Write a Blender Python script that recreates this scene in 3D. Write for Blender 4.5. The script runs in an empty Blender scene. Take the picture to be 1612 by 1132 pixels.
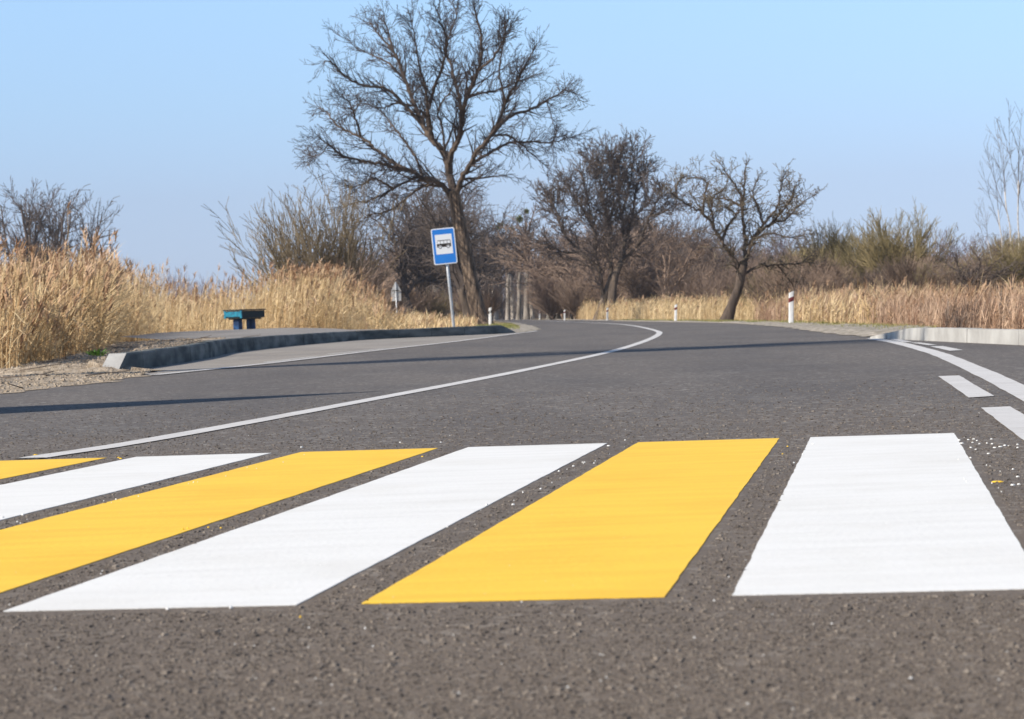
import bpy, math, random
import numpy as np
from mathutils import Vector, Matrix

SC = bpy.context.scene
COL = SC.collection
random.seed(7)
RNG = np.random.default_rng(7)

# ------------------------------------------------------------------ camera
FPX, CAMH, W0, H0 = 4000.0, 0.39, 1612.0, 1132.0
ROLL = math.atan(0.035)
PITCH = math.atan(69 / FPX)
cam = bpy.data.cameras.new('camera')
cam.sensor_width = 36.0
cam.lens = 36.0 * FPX / W0
cam.clip_start = 0.05
cam.clip_end = 6000
cam.dof.use_dof = True
cam.dof.focus_distance = 9.0
cam.dof.aperture_fstop = 16.0
co = bpy.data.objects.new('camera', cam)
COL.objects.link(co)
cR = Vector((math.cos(ROLL), 0, 0))
# camera basis: rolled about its viewing axis
fwd = Vector((0, math.cos(PITCH), -math.sin(PITCH)))
up0 = Vector((0, math.sin(PITCH), math.cos(PITCH)))
rt0 = Vector((1, 0, 0))
rt = rt0 * math.cos(ROLL) - up0 * math.sin(ROLL)
up = rt0 * math.sin(ROLL) + up0 * math.cos(ROLL)
M = Matrix((rt, up, -fwd)).transposed().to_4x4()
M.translation = Vector((0, 0, CAMH))
co.matrix_world = M
SC.camera = co


def ray(px, py):
    return (rt * ((px - W0 / 2) / FPX) - up * ((py - H0 / 2) / FPX) + fwd)


def at(px, py, z=0.0):
    """point of the ground level z seen at a photo pixel"""
    d = ray(px, py)
    t = (z - CAMH) / d.z
    return Vector((d.x * t, d.y * t, z))


def atY(px, py, Y):
    """point seen at a photo pixel at distance Y"""
    d = ray(px, py)
    t = Y / d.y
    return Vector((d.x * t, Y, CAMH + d.z * t))


# ------------------------------------------------------------------ light
SUN_EL = math.radians(38)
SDX, SDY = -0.876, -0.482            # horizontal direction towards the sun
world = bpy.data.worlds.new('World')
SC.world = world
world.use_nodes = True
wn, wl = world.node_tree.nodes, world.node_tree.links
wn.clear()
sky = wn.new('ShaderNodeTexSky')
sky.sky_type = 'NISHITA'
sky.sun_disc = False
sky.sun_elevation = SUN_EL
sky.sun_rotation = math.atan2(SDX, SDY)
sky.altitude = 0
sky.air_density = 1.0
sky.dust_density = 0.2
sky.ozone_density = 3.0
bg = wn.new('ShaderNodeBackground')
bg.inputs['Strength'].default_value = 0.10
wo = wn.new('ShaderNodeOutputWorld')
tc = wn.new('ShaderNodeTexCoord')
sx = wn.new('ShaderNodeSeparateXYZ')
wl.new(tc.outputs['Generated'], sx.inputs[0])
rm = wn.new('ShaderNodeMapRange')
rm.inputs['From Max'].default_value = 0.25
wl.new(sx.outputs['Z'], rm.inputs['Value'])
rp = wn.new('ShaderNodeValToRGB')          # clear early spring air: the low sky stays blue
rp.color_ramp.elements[0].position = .06
rp.color_ramp.elements[0].color = (.64, .78, 1.34, 1)
rp.color_ramp.elements[1].position = 1
rp.color_ramp.elements[1].color = (1, 1, 1, 1)
for p_, c_ in ((.2, (.78, .84, 1.21, 1)), (.345, (.98, 1.05, 1.30, 1)), (.5, (1.2, 1.26, 1.42, 1))):
    rp.color_ramp.elements.new(p_).color = c_
wl.new(rm.outputs[0], rp.inputs[0])
sm = wn.new('ShaderNodeMix'); sm.data_type = 'RGBA'; sm.blend_type = 'MULTIPLY'
sm.inputs['Factor'].default_value = 1
wl.new(sky.outputs[0], sm.inputs['A']); wl.new(rp.outputs[0], sm.inputs['B'])
wl.new(sm.outputs['Result'], bg.inputs[0])
wl.new(bg.outputs[0], wo.inputs[0])

sun = bpy.data.lights.new('sun', 'SUN')
sun.energy = 4.7
sun.angle = math.radians(0.5)
sun.color = (1.0, 0.93, 0.82)
so = bpy.data.objects.new('sun', sun)
COL.objects.link(so)
sdir = Vector((SDX * math.cos(SUN_EL), SDY * math.cos(SUN_EL), math.sin(SUN_EL)))
so.rotation_euler = sdir.to_track_quat('Z', 'Y').to_euler()
so.location = sdir * 60

SC.view_settings.view_transform = 'Standard'
SC.view_settings.look = 'None'
SC.view_settings.gamma = 1.0
SC.view_settings.use_curve_mapping = False
SC.view_settings.exposure = 0.3
SC.render.resolution_x, SC.render.resolution_y = 1024, 719


# ------------------------------------------------------------------ helpers
def tag(o, label=None, cat=None, group=None, kind=None):
    if label: o['label'] = label
    if cat: o['category'] = cat
    if group: o['group'] = group
    if kind: o['kind'] = kind
    return o


def empty(name, loc=(0, 0, 0), rz=0.0):
    o = bpy.data.objects.new(name, None)
    COL.objects.link(o)
    o.location = loc
    o.rotation_euler = (0, 0, rz)
    o.empty_display_size = 0.2
    return o


class MB:
    """collects vertices, faces, material slots and a tint per vertex"""
    def __init__(s):
        s.v, s.q, s.t, s.tint, s.n = [], [], [], [], 0

    def add(s, v, quads=None, tris=None, mi=0, tint=1.0):
        v = np.asarray(v, dtype=np.float32).reshape(-1, 3)
        if quads is not None and len(quads):
            s.q.append((np.asarray(quads, dtype=np.int64).reshape(-1, 4) + s.n, mi))
        if tris is not None and len(tris):
            s.t.append((np.asarray(tris, dtype=np.int64).reshape(-1, 3) + s.n, mi))
        s.v.append(v)
        tt = np.broadcast_to(np.asarray(tint, dtype=np.float32), (len(v),)) if np.ndim(tint) < 1 or len(np.atleast_1d(tint)) == len(v) else np.repeat(tint, len(v) // len(tint))
        s.tint.append(tt)
        s.n += len(v)

    def box(s, c, size, rz=0.0, mi=0, taper=1.0):
        x, y, z = size[0] / 2, size[1] / 2, size[2] / 2
        vs = []
        for k, (zz, f) in enumerate(((-z, 1.0), (z, taper))):
            for a, b in ((-x, -y), (x, -y), (x, y), (-x, y)):
                X, Y = a * f, b * f
                vs.append((c[0] + X * math.cos(rz) - Y * math.sin(rz), c[1] + X * math.sin(rz) + Y * math.cos(rz), c[2] + zz))
        s.add(vs, [(0, 3, 2, 1), (4, 5, 6, 7), (0, 1, 5, 4), (1, 2, 6, 5), (2, 3, 7, 6), (3, 0, 4, 7)], mi=mi)

    def ngon(s, pts, mi=0):
        """fan of a convex outline"""
        n = len(pts)
        s.add(pts, tris=[(0, i, i + 1) for i in range(1, n - 1)], mi=mi)

    def prisms(s, segs, k=3, mi=0, tint=1.0):
        """segs: list of (p, q, r0, r1)"""
        if not segs: return
        a = np.array([(p[0], p[1], p[2], q[0], q[1], q[2], r0, r1) for p, q, r0, r1 in segs], dtype=np.float64)
        s.prisms_np(a, k, mi, tint)

    def prisms_np(s, a, k=3, mi=0, tint=1.0):
        P, Q = a[:, 0:3], a[:, 3:6]
        D = Q - P
        L = np.linalg.norm(D, axis=1, keepdims=True) + 1e-9
        D = D / L
        ref = np.where(np.abs(D[:, 2:3]) > 0.9, np.array([[1.0, 0, 0]]), np.array([[0, 0, 1.0]]))
        U = np.cross(D, ref); U /= np.linalg.norm(U, axis=1, keepdims=True) + 1e-9
        V = np.cross(D, U)
        N = len(a)
        vs = np.zeros((N, 2, k, 3))
        for j in range(k):
            an = 2 * math.pi * j / k
            o = U * math.cos(an) + V * math.sin(an)
            vs[:, 0, j] = P + o * a[:, 6:7]
            vs[:, 1, j] = Q + o * a[:, 7:8]
        base = (np.arange(N) * 2 * k)[:, None]
        qs = []
        for j in range(k):
            j2 = (j + 1) % k
            qs.append(np.concatenate([base + j, base + j2, base + k + j2, base + k + j], axis=1))
        qs = np.stack(qs, 1).reshape(-1, 4)
        t = tint if np.ndim(tint) == 0 else np.repeat(tint, 2 * k)
        s.add(vs.reshape(-1, 3), qs, mi=mi, tint=t)

    def tube(s, pts, rad, k=8, mi=0, tint=1.0, bump=0.0, cap=True, flute=0.0):
        pts = [Vector(p) for p in pts]
        n = len(pts)
        vs = []
        U = None
        for i, p in enumerate(pts):
            d = (pts[min(i + 1, n - 1)] - pts[max(i - 1, 0)]).normalized()
            if U is None:
                U = d.orthogonal().normalized()
            U = (U - d * U.dot(d)).normalized()
            V = d.cross(U)
            for j in range(k):
                an = 2 * math.pi * j / k
                r = rad[i] * (1 + random.uniform(-bump, bump) + flute * math.sin(an * 4 + 0.25 * i) * max(0, 1 - i / n * 2.0))
                vs.append(p + (U * math.cos(an) + V * math.sin(an)) * r)
        q = []
        for i in range(n - 1):
            for j in range(k):
                j2 = (j + 1) % k
                q.append((i * k + j, i * k + j2, (i + 1) * k + j2, (i + 1) * k + j))
        t = []
        if cap:
            vs.append(pts[-1]); e = n * k
            t = [((n - 1) * k + j, (n - 1) * k + (j + 1) % k, e) for j in range(k)]
        s.add([tuple(v) for v in vs], q, t, mi=mi, tint=tint)

    def build(s, name, mats, parent=None, smooth=False, loc=None):
        me = bpy.data.meshes.new(name)
        V = np.concatenate(s.v) if s.v else np.zeros((0, 3), np.float32)
        Q = np.concatenate([a for a, _ in s.q]) if s.q else np.zeros((0, 4), np.int64)
        T = np.concatenate([a for a, _ in s.t]) if s.t else np.zeros((0, 3), np.int64)
        mq = np.concatenate([np.full(len(a), m) for a, m in s.q]) if s.q else np.zeros(0)
        mt = np.concatenate([np.full(len(a), m) for a, m in s.t]) if s.t else np.zeros(0)
        me.vertices.add(len(V)); me.vertices.foreach_set('co', V.ravel())
        nl = len(Q) * 4 + len(T) * 3
        me.loops.add(nl)
        me.loops.foreach_set('vertex_index', np.concatenate([Q.ravel(), T.ravel()]).astype(np.int32))
        me.polygons.add(len(Q) + len(T))
        st = np.concatenate([np.arange(len(Q)) * 4, len(Q) * 4 + np.arange(len(T)) * 3]).astype(np.int32)
        me.polygons.foreach_set('loop_start', st)
        me.polygons.foreach_set('material_index', np.concatenate([mq, mt]).astype(np.int32))
        me.polygons.foreach_set('use_smooth', np.full(len(Q) + len(T), bool(smooth)))
        me.update(calc_edges=True)
        at_ = me.attributes.new('tint', 'FLOAT', 'POINT')
        at_.data.foreach_set('value', np.concatenate(s.tint).astype(np.float32))
        if not isinstance(mats, (list, tuple)): mats = [mats]
        for m in mats: me.materials.append(m)
        o = bpy.data.objects.new(name, me)
        COL.objects.link(o)
        if parent is not None: o.parent = parent
        if loc is not None: o.location = loc
        return o


# ------------------------------------------------------------------ materials
def mat(name, c1, c2=None, rough=0.8, scale=5.0, bump=0.0, bscale=None, detail=4, tint=None, metal=0.0, spec=0.3,
        stretch=(1, 1, 1), lo=0.35, hi=0.65, trans=0.0, randval=0.0):
    m = bpy.data.materials.new(name)
    m.use_nodes = True
    nt = m.node_tree
    n, l = nt.nodes, nt.links
    b = n['Principled BSDF']
    b.inputs['Roughness'].default_value = rough
    b.inputs['Metallic'].default_value = metal
    b.inputs['Specular IOR Level'].default_value = spec
    geo = n.new('ShaderNodeNewGeometry')
    mp = n.new('ShaderNodeMapping')
    mp.inputs['Scale'].default_value = stretch
    l.new(geo.outputs['Position'], mp.inputs['Vector'])
    src = None
    if c2 is None: c2 = c1
    nz = n.new('ShaderNodeTexNoise')
    nz.inputs['Scale'].default_value = scale
    nz.inputs['Detail'].default_value = detail
    l.new(mp.outputs[0], nz.inputs['Vector'])
    mr = n.new('ShaderNodeMapRange')
    mr.inputs['From Min'].default_value = lo
    mr.inputs['From Max'].default_value = hi
    l.new(nz.outputs['Fac'], mr.inputs['Value'])
    mx = n.new('ShaderNodeMix'); mx.data_type = 'RGBA'
    mx.inputs['A'].default_value = (*c1, 1); mx.inputs['B'].default_value = (*c2, 1)
    l.new(mr.outputs[0], mx.inputs['Factor'])
    src = mx.outputs['Result']
    if tint is not None:                       # tint attribute 0..1 blends towards a second colour
        a = n.new('ShaderNodeAttribute'); a.attribute_name = 'tint'
        m2 = n.new('ShaderNodeMix'); m2.data_type = 'RGBA'
        l.new(a.outputs['Fac'], m2.inputs['Factor'])
        m2.inputs['A'].default_value = (*tint, 1)
        l.new(src, m2.inputs['B'])
        src = m2.outputs['Result']
    if randval:
        oi = n.new('ShaderNodeObjectInfo')
        r = n.new('ShaderNodeMapRange')
        r.inputs['To Min'].default_value = 1 - randval; r.inputs['To Max'].default_value = 1 + randval
        l.new(oi.outputs['Random'], r.inputs['Value'])
        h = n.new('ShaderNodeHueSaturation')
        l.new(src, h.inputs['Color']); l.new(r.outputs[0], h.inputs['Value'])
        src = h.outputs[0]
    l.new(src, b.inputs['Base Color'])
    if bump:
        bn = n.new('ShaderNodeTexNoise')
        bn.inputs['Scale'].default_value = bscale or scale * 3
        bn.inputs['Detail'].default_value = 5
        l.new(mp.outputs[0], bn.inputs['Vector'])
        bp = n.new('ShaderNodeBump')
        bp.inputs['Distance'].default_value = bump
        l.new(bn.outputs['Fac'], bp.inputs['Height'])
        l.new(bp.outputs[0], b.inputs['Normal'])
    return m


def asphalt(name, base, warm, light, dust=0.0, near=False):
    m = bpy.data.materials.new(name)
    m.use_nodes = True
    nt = m.node_tree; n, l = nt.nodes, nt.links
    b = n['Principled BSDF']
    b.inputs['Roughness'].default_value = 0.85
    b.inputs['Specular IOR Level'].default_value = 0.35
    geo = n.new('ShaderNodeNewGeometry')

    def noise(s, d=3, sc=(1, 1, 1)):
        x = n.new('ShaderNodeTexNoise')
        x.inputs['Scale'].default_value = s; x.inputs['Detail'].default_value = d
        mp = n.new('ShaderNodeMapping'); mp.inputs['Scale'].default_value = sc
        l.new(geo.outputs['Position'], mp.inputs['Vector']); l.new(mp.outputs[0], x.inputs['Vector'])
        return x.outputs['Fac']

    def vor(s):
        x = n.new('ShaderNodeTexVoronoi'); x.inputs['Scale'].default_value = s
        l.new(geo.outputs['Position'], x.inputs['Vector'])
        return x

    def rng(v, a, c, lo=0.0, hi=1.0):
        x = n.new('ShaderNodeMapRange')
        for k, q in (('From Min', a), ('From Max', c), ('To Min', lo), ('To Max', hi)): x.inputs[k].default_value = q
        l.new(v, x.inputs['Value'])
        return x.outputs[0]

    def mix(f, a, c, mode='MIX'):
        x = n.new('ShaderNodeMix'); x.data_type = 'RGBA'; x.blend_type = mode
        if isinstance(f, float): x.inputs['Factor'].default_value = f
        else: l.new(f, x.inputs['Factor'])
        for k, q in (('A', a), ('B', c)):
            if isinstance(q, tuple): x.inputs[k].default_value = (*q, 1)
            else: l.new(q, x.inputs[k])
        return x.outputs['Result']

    c = mix(rng(noise(1.3, 4), .35, .65), base, warm)
    # stones of the aggregate, each with its own grey
    v1 = vor(120.0)
    bw = n.new('ShaderNodeRGBToBW'); l.new(v1.outputs['Color'], bw.inputs[0])
    c = mix(rng(bw.outputs[0], .55, .9, 0, .6), c, light)
    c = mix(rng(bw.outputs[0], .42, .2, 0, .6), c, (0.05, 0.045, 0.042))
    v3 = vor(45.0)
    bw3 = n.new('ShaderNodeRGBToBW'); l.new(v3.outputs['Color'], bw3.inputs[0])
    c = mix(rng(bw3.outputs[0], .76, .82, 0, .55), c, (0.42, 0.39, 0.35))
    c = mix(rng(noise(22, 3), .3, .72, 0, .45), c, light)
    # wheel tracks and dry stains running along the lane
    c = mix(rng(noise(0.55, 4, (1.6, .35, 1)), .42, .62, 0, .35), c, (0.065, 0.060, 0.062))
    c = mix(rng(noise(2.2, 5, (1, .6, 1)), .56, .76, 0, .5), c, (0.19, 0.175, 0.16))
    if near:                       # brown grit brought onto the road round the crossing
        sp = n.new('ShaderNodeSeparateXYZ'); l.new(geo.outputs['Position'], sp.inputs[0])
        ad = n.new('ShaderNodeMath'); ad.operation = 'ADD'
        l.new(sp.outputs['Y'], ad.inputs[0]); l.new(rng(noise(.8, 4), 0, 1, -3, 3), ad.inputs[1])
        c = mix(rng(ad.outputs[0], 10, 2.5, 0, .62), c, (0.17, 0.126, 0.086))
    if dust:
        c = mix(rng(noise(0.9, 4), .35, .6, dust * .4, dust), c, (0.42, 0.37, 0.30))
    l.new(c, b.inputs['Base Color'])
    bp = n.new('ShaderNodeBump'); bp.inputs['Distance'].default_value = 0.004; bp.inputs['Strength'].default_value = .8
    h = mix(.5, v1.outputs['Distance'], noise(60, 4))
    l.new(h, bp.inputs['Height']); l.new(bp.outputs[0], b.inputs['Normal'])
    return m


def paint(name, col, dirt, wear=0.0):
    """road paint: streaky roller marks, small dirty pits"""
    m = bpy.data.materials.new(name)
    m.use_nodes = True
    nt = m.node_tree; n, l = nt.nodes, nt.links
    b = n['Principled BSDF']; b.inputs['Roughness'].default_value = 0.6
    b.inputs['Specular IOR Level'].default_value = 0.3
    geo = n.new('ShaderNodeNewGeometry')
    mp = n.new('ShaderNodeMapping'); mp.inputs['Scale'].default_value = (2.2, 14, 1)
    l.new(geo.outputs['Position'], mp.inputs[0])
    a = n.new('ShaderNodeTexNoise'); a.inputs['Scale'].default_value = 1.0; a.inputs['Detail'].default_value = 6
    l.new(mp.outputs[0], a.inputs[0])
    r = n.new('ShaderNodeMapRange'); r.inputs['From Min'].default_value = .42; r.inputs['From Max'].default_value = .72
    r.inputs['To Max'].default_value = .55
    l.new(a.outputs['Fac'], r.inputs[0])
    x = n.new('ShaderNodeMix'); x.data_type = 'RGBA'
    x.inputs['A'].default_value = (*col, 1); x.inputs['B'].default_value = (*dirt, 1)
    l.new(r.outputs[0], x.inputs['Factor'])
    f = n.new('ShaderNodeTexNoise'); f.inputs['Scale'].default_value = 70; f.inputs['Detail'].default_value = 3
    l.new(geo.outputs['Position'], f.inputs[0])
    r2 = n.new('ShaderNodeMapRange'); r2.inputs['From Min'].default_value = .68 - wear; r2.inputs['From Max'].default_value = .8 - wear
    r2.inputs['To Max'].default_value = .7
    l.new(f.outputs['Fac'], r2.inputs[0])
    g_ = n.new('ShaderNodeTexNoise'); g_.inputs['Scale'].default_value = 2.3; g_.inputs['Detail'].default_value = 8; g_.inputs['Roughness'].default_value = .65
    l.new(geo.outputs['Position'], g_.inputs[0])
    r3 = n.new('ShaderNodeMapRange'); r3.inputs['From Min'].default_value = .48; r3.inputs['From Max'].default_value = .75; r3.inputs['To Max'].default_value = .5
    l.new(g_.outputs['Fac'], r3.inputs[0])
    x2 = n.new('ShaderNodeMix'); x2.data_type = 'RGBA'
    l.new(r3.outputs[0], x2.inputs['Factor']); l.new(x.outputs['Result'], x2.inputs['A'])
    x2.inputs['B'].default_value = (dirt[0] * .92, dirt[1] * .9, dirt[2] * .86, 1)
    x = x2
    y = n.new('ShaderNodeMix'); y.data_type = 'RGBA'
    l.new(r2.outputs[0], y.inputs['Factor']); l.new(x.outputs['Result'], y.inputs['A'])
    y.inputs['B'].default_value = (dirt[0] * .5, dirt[1] * .5, dirt[2] * .5, 1)
    l.new(y.outputs['Result'], b.inputs['Base Color'])
    bp = n.new('ShaderNodeBump'); bp.inputs['Distance'].default_value = .002; bp.inputs['Strength'].default_value = .5
    l.new(f.outputs['Fac'], bp.inputs['Height']); l.new(bp.outputs[0], b.inputs['Normal'])
    return m


MT = {}
MT['asphalt'] = asphalt('asphalt', (0.090, 0.079, 0.074), (0.112, 0.095, 0.085), (0.21, 0.183, 0.158), near=True)
MT['bay'] = asphalt('bay_paving', (0.22, 0.20, 0.19), (0.25, 0.22, 0.20), (0.36, 0.33, 0.30), dust=0.38)
MT['platform'] = asphalt('platform_paving', (0.19, 0.175, 0.18), (0.22, 0.20, 0.19), (0.32, 0.30, 0.28), dust=0.25)
MT['white'] = paint('white_paint', (0.82, 0.80, 0.76), (0.72, 0.70, 0.66))
MT['line'] = paint('worn_white_paint', (0.66, 0.63, 0.60), (0.48, 0.45, 0.42), .05)
MT['yellow'] = paint('yellow_paint', (0.93, 0.585, 0.05), (0.86, 0.46, 0.03))
MT['soil'] = mat('sandy_soil', (0.28, 0.215, 0.15), (0.50, 0.41, 0.31), .95, 11, .025, 45)
MT['ground'] = mat('dry_ground', (0.24, 0.18, 0.09), (0.36, 0.28, 0.15), .95, 1.5, .03, 8)
MT['gravel'] = mat('pale_gravel', (0.24, 0.21, 0.165), (0.46, 0.40, 0.33), .95, 9, .02, 40)
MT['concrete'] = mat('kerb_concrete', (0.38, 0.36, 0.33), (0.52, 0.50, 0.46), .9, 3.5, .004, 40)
MT['concrete_shade'] = mat('shade_toned_kerb_concrete', (0.05, 0.06, 0.06), (0.20, 0.21, 0.20), .9, 3.2, .004, 30, stretch=(.5, .35, 1.6))  # same kerb concrete, with the shade of its face put into the colour
MT['bark'] = mat('linden_bark', (0.075, 0.052, 0.038), (0.30, 0.215, 0.15), .9, 9, .14, 16, stretch=(1, 1, .16))
MT['limb'] = mat('limb_bark', (0.05, 0.038, 0.032), (0.15, 0.108, 0.08), .9, 4, .03, 9, stretch=(1, 1, .3))
MT['bark_pale'] = mat('pale_grey_bark', (0.20, 0.17, 0.14), (0.44, 0.38, 0.32), .9, 4, .05, 7, stretch=(1, 1, .25), randval=.25)
MT['twig'] = mat('linden_twigs', (0.05, 0.038, 0.036), (0.085, 0.064, 0.054), .9, 3)
MT['bark_dark'] = mat('dark_bark', (0.06, 0.045, 0.035), (0.16, 0.12, 0.09), .9, 4, .05, 7, stretch=(1, 1, .25), randval=.25)
MT['bark_grey'] = mat('grey_bark', (0.13, 0.12, 0.10), (0.30, 0.26, 0.22), .9, 4, .05, 7, stretch=(1, 1, .25), randval=.25)
MT['twig_brown'] = mat('brown_twigs', (0.085, 0.066, 0.058), (0.165, 0.128, 0.108), .9, 1.2, randval=.25)
MT['twig_red'] = mat('reddish_twigs', (0.165, 0.115, 0.085), (0.30, 0.215, 0.16), .9, 1.0, randval=.25)
MT['twig_olive'] = mat('olive_twigs', (0.17, 0.135, 0.06), (0.30, 0.235, 0.12), .9, 1.0, randval=.25)
MT['twig_pale'] = mat('pale_willow_twigs', (0.16, 0.12, 0.075), (0.27, 0.21, 0.13), .9, 1.5)
MT['birch'] = mat('birch_bark', (0.62, 0.56, 0.50), (0.30, 0.26, 0.23), .8, 6, stretch=(1, 1, 2), lo=.5, hi=.7)
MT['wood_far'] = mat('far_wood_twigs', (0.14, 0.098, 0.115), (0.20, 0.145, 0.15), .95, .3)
MT['mistletoe'] = mat('mistletoe_leaves', (0.14, 0.15, 0.035), (0.22, 0.22, 0.06), .8, 3)
MT['apple_twig'] = mat('apple_twigs', (0.11, 0.085, 0.06), (0.20, 0.16, 0.11), .9, 2)
MT['reed'] = mat('dry_reed', (0.68, 0.49, 0.25), (0.90, 0.72, 0.44), .75, 1.4, tint=(0.36, 0.21, 0.09))
MT['plume'] = mat('reed_plume', (0.48, 0.30, 0.18), (0.70, 0.50, 0.33), .9, 2, tint=(0.32, 0.18, 0.10))
MT['dgrass'] = mat('dead_grass', (0.42, 0.25, 0.155), (0.74, 0.54, 0.38), .8, 2.2, tint=(0.18, 0.09, 0.055))
MT['weed'] = mat('green_weed', (0.09, 0.22, 0.03), (0.16, 0.32, 0.05), .6, 10)
MT['lawn'] = mat('short_grass', (0.14, 0.20, 0.04), (0.40, 0.32, 0.14), .9, 1.5)
MT['post_white'] = mat('white_plastic', (0.84, 0.83, 0.80), (0.72, 0.70, 0.66), .5, 6)
MT['post_black'] = mat('black_band', (0.02, 0.02, 0.02), rough=.6)
MT['post_red'] = mat('dark_red_band', (0.16, 0.03, 0.03), rough=.6)
MT['steel'] = mat('galvanised_steel', (0.42, 0.43, 0.44), (0.56, 0.57, 0.58), .45, 12, metal=.5)
MT['sign_back'] = mat('sign_back_metal', (0.42, 0.41, 0.40), (0.50, 0.49, 0.48), .55, 4, metal=.2)
MT['sign_white'] = mat('sign_white', (0.85, 0.86, 0.88), rough=.35)
MT['sign_blue'] = mat('sign_blue', (0.03, 0.24, 0.75), (0.025, 0.21, 0.68), .35, 3)
MT['sign_black'] = mat('sign_black', (0.03, 0.022, 0.018), rough=.4)
MT['bench_cyan'] = mat('turquoise_paint', (0.015, 0.24, 0.34), (0.015, 0.12, 0.19), .6, 14)
MT['bench_dark'] = mat('dark_teal_paint', (0.004, 0.022, 0.03), (0.006, 0.014, 0.02), .6, 12)
MT['bench_blue'] = mat('blue_paint', (0.004, 0.025, 0.08), (0.03, 0.12, 0.30), .6, 9, lo=.45, hi=.75)
MT['stone'] = mat('pale_stone', (0.5, 0.48, 0.45), (0.7, 0.68, 0.64), .8, 30)


# ------------------------------------------------------------------ plan of the road
def interp(tab):
    ys = np.array([t[0] for t in tab], float); xs = np.array([t[1] for t in tab], float)
    return lambda y: np.interp(y, ys, xs)


CURB = [(-3.56, 23.5), (-3.57, 26.5), (-3.68, 30.5), (-3.95, 35.3), (-3.85, 42.0), (-3.5, 47), (-3.1, 51.0), (-2.3, 53.0), (-1.1, 54.3), (-.3, 55.8), (.10, 57.3)]
XL = interp([(-20, -9.5), (5, -5.2), (10, -4.35), (16.5, -3.36), (19, -3.06), (21, -3.1), (23.2, -3.3)] + [(b, a) for a, b in CURB] +
            [(60.3, .42), (66.5, .72), (85, .75), (126, .41), (219, -1.3), (330, -5.3), (600, -22), (900, -60)])
XR = interp([(-20, 10), (4, 8.0), (8, 6.4), (12, 5.3), (16, 4.6), (21.6, 4.40), (28.6, 4.12), (33.5, 4.28), (47.3, 5.1), (62.7, 5.6), (80.4, 5.2),
             (112, 4.4), (182, 3.0), (348, -1.2), (600, -17), (900, -55)])
PLAT_BACK = interp([(33, -4.2), (36, -4.5), (38, -5.2), (48, -7.4), (60, -7.7), (62, -6.9), (63, -5.0), (64, -3.0)])


def sstep(a, b, x):
    t = np.clip((x - a) / (b - a), 0, 1)
    return t * t * (3 - 2 * t)


def terrain(x, y):
    x = np.asarray(x, float); y = np.asarray(y, float)
    tl = XL(y) - x; tr = x - XR(y)
    z = np.full(np.broadcast(x, y).shape, -0.06)
    # left: soil bank near, filled ground round the platform, plain verge beyond the bay
    near = np.interp(y, [5, 14, 18, 20, 23, 23.6, 25, 28, 33, 36, 58, 62], [.0, .02, .03, .02, .01, .04, .07, .12, .19, .17, .14, .03])
    wid = np.interp(y, [5, 20, 26, 32, 36, 40, 48, 60, 64, 70], [1.4, 1.3, 1.1, 1.2, 1.8, 2.6, 4.2, 4.6, 2.2, 1.6])
    zl = near * sstep(0, 1.0, tl) - 0.02
    drop = np.interp(y, [5, 40, 60, 90], [-1.0, -.8, -.45, -.30])
    zl = zl + (drop - zl) * sstep(wid, wid + 2.6, tl)
    z = np.where(tl > 0, zl, z)
    zr = np.interp(y, [0, 20, 25.5, 28, 34, 45], [.09, .09, .09, .02, .02, -.01]) * sstep(0, .3, tr) - .02
    dropr = np.interp(y, [0, 50, 100], [-.50, -.42, -.2])
    wr = np.interp(y, [0, 27, 32, 60, 90], [.5, .5, 1.2, 1.4, 1.2])
    zr = zr + (dropr - zr) * sstep(wr, wr + 2.2, tr)
    z = np.where(tr > 0, zr, z)
    return z


def grid_mesh(name, xs_of_y, ys, zfun, mats, kind='structure', parent=None, smooth=True):
    """xs_of_y: function y -> array of x (same count each row)"""
    rows = []
    for y in ys:
        xs = xs_of_y(y)
        rows.append(np.stack([xs, np.full_like(xs, y), zfun(xs, np.full_like(xs, y))], 1))
    R, C_ = len(rows), len(rows[0])
    idx = np.arange(R * C_).reshape(R, C_)
    q = np.stack([idx[:-1, :-1], idx[:-1, 1:], idx[1:, 1:], idx[1:, :-1]], -1).reshape(-1, 4)
    mb = MB(); mb.add(np.concatenate(rows), q)
    o = mb.build(name, mats, parent, smooth=smooth)
    if kind: o['kind'] = kind
    return o


# ground: one sheet to the horizon, finer near the road
ys = np.concatenate([np.linspace(-1500, -30, 12), np.arange(-20, 8, 2.0), np.arange(8, 70, .5), np.arange(70, 130, 2.0), np.arange(130, 400, 8.0), np.linspace(420, 2500, 18)])


def ground_xs(y):
    l_, r_ = float(XL(y)), float(XR(y))
    return np.concatenate([l_ - np.array([2500, 1200, 600, 300, 150, 80, 50, 35, 25, 18]), l_ - np.arange(14, .2, -.45), l_ - np.array([0.2, .05, -.05]),
                           [(l_ + r_) / 2], r_ - np.array([.05, -.05, -.2, -.35]), r_ + np.arange(.5, 10, .45), r_ + np.array([13, 18, 25, 35, 50, 80, 150, 300, 600, 1200, 2500])])


g = grid_mesh('ground', ground_xs, ys, terrain, MT['ground'])

# road
ry = np.concatenate([np.arange(-20, 70, 1.0), np.arange(70, 350, 5.0), np.linspace(360, 900, 20)])
grid_mesh('road', lambda y: np.array([XL(y) if y < 23.4 else max(float(XL(y)), -9), (XL(y) + XR(y)) / 2, XR(y)], float), ry,
          lambda x, y: np.zeros_like(x), MT['asphalt'])


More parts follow.
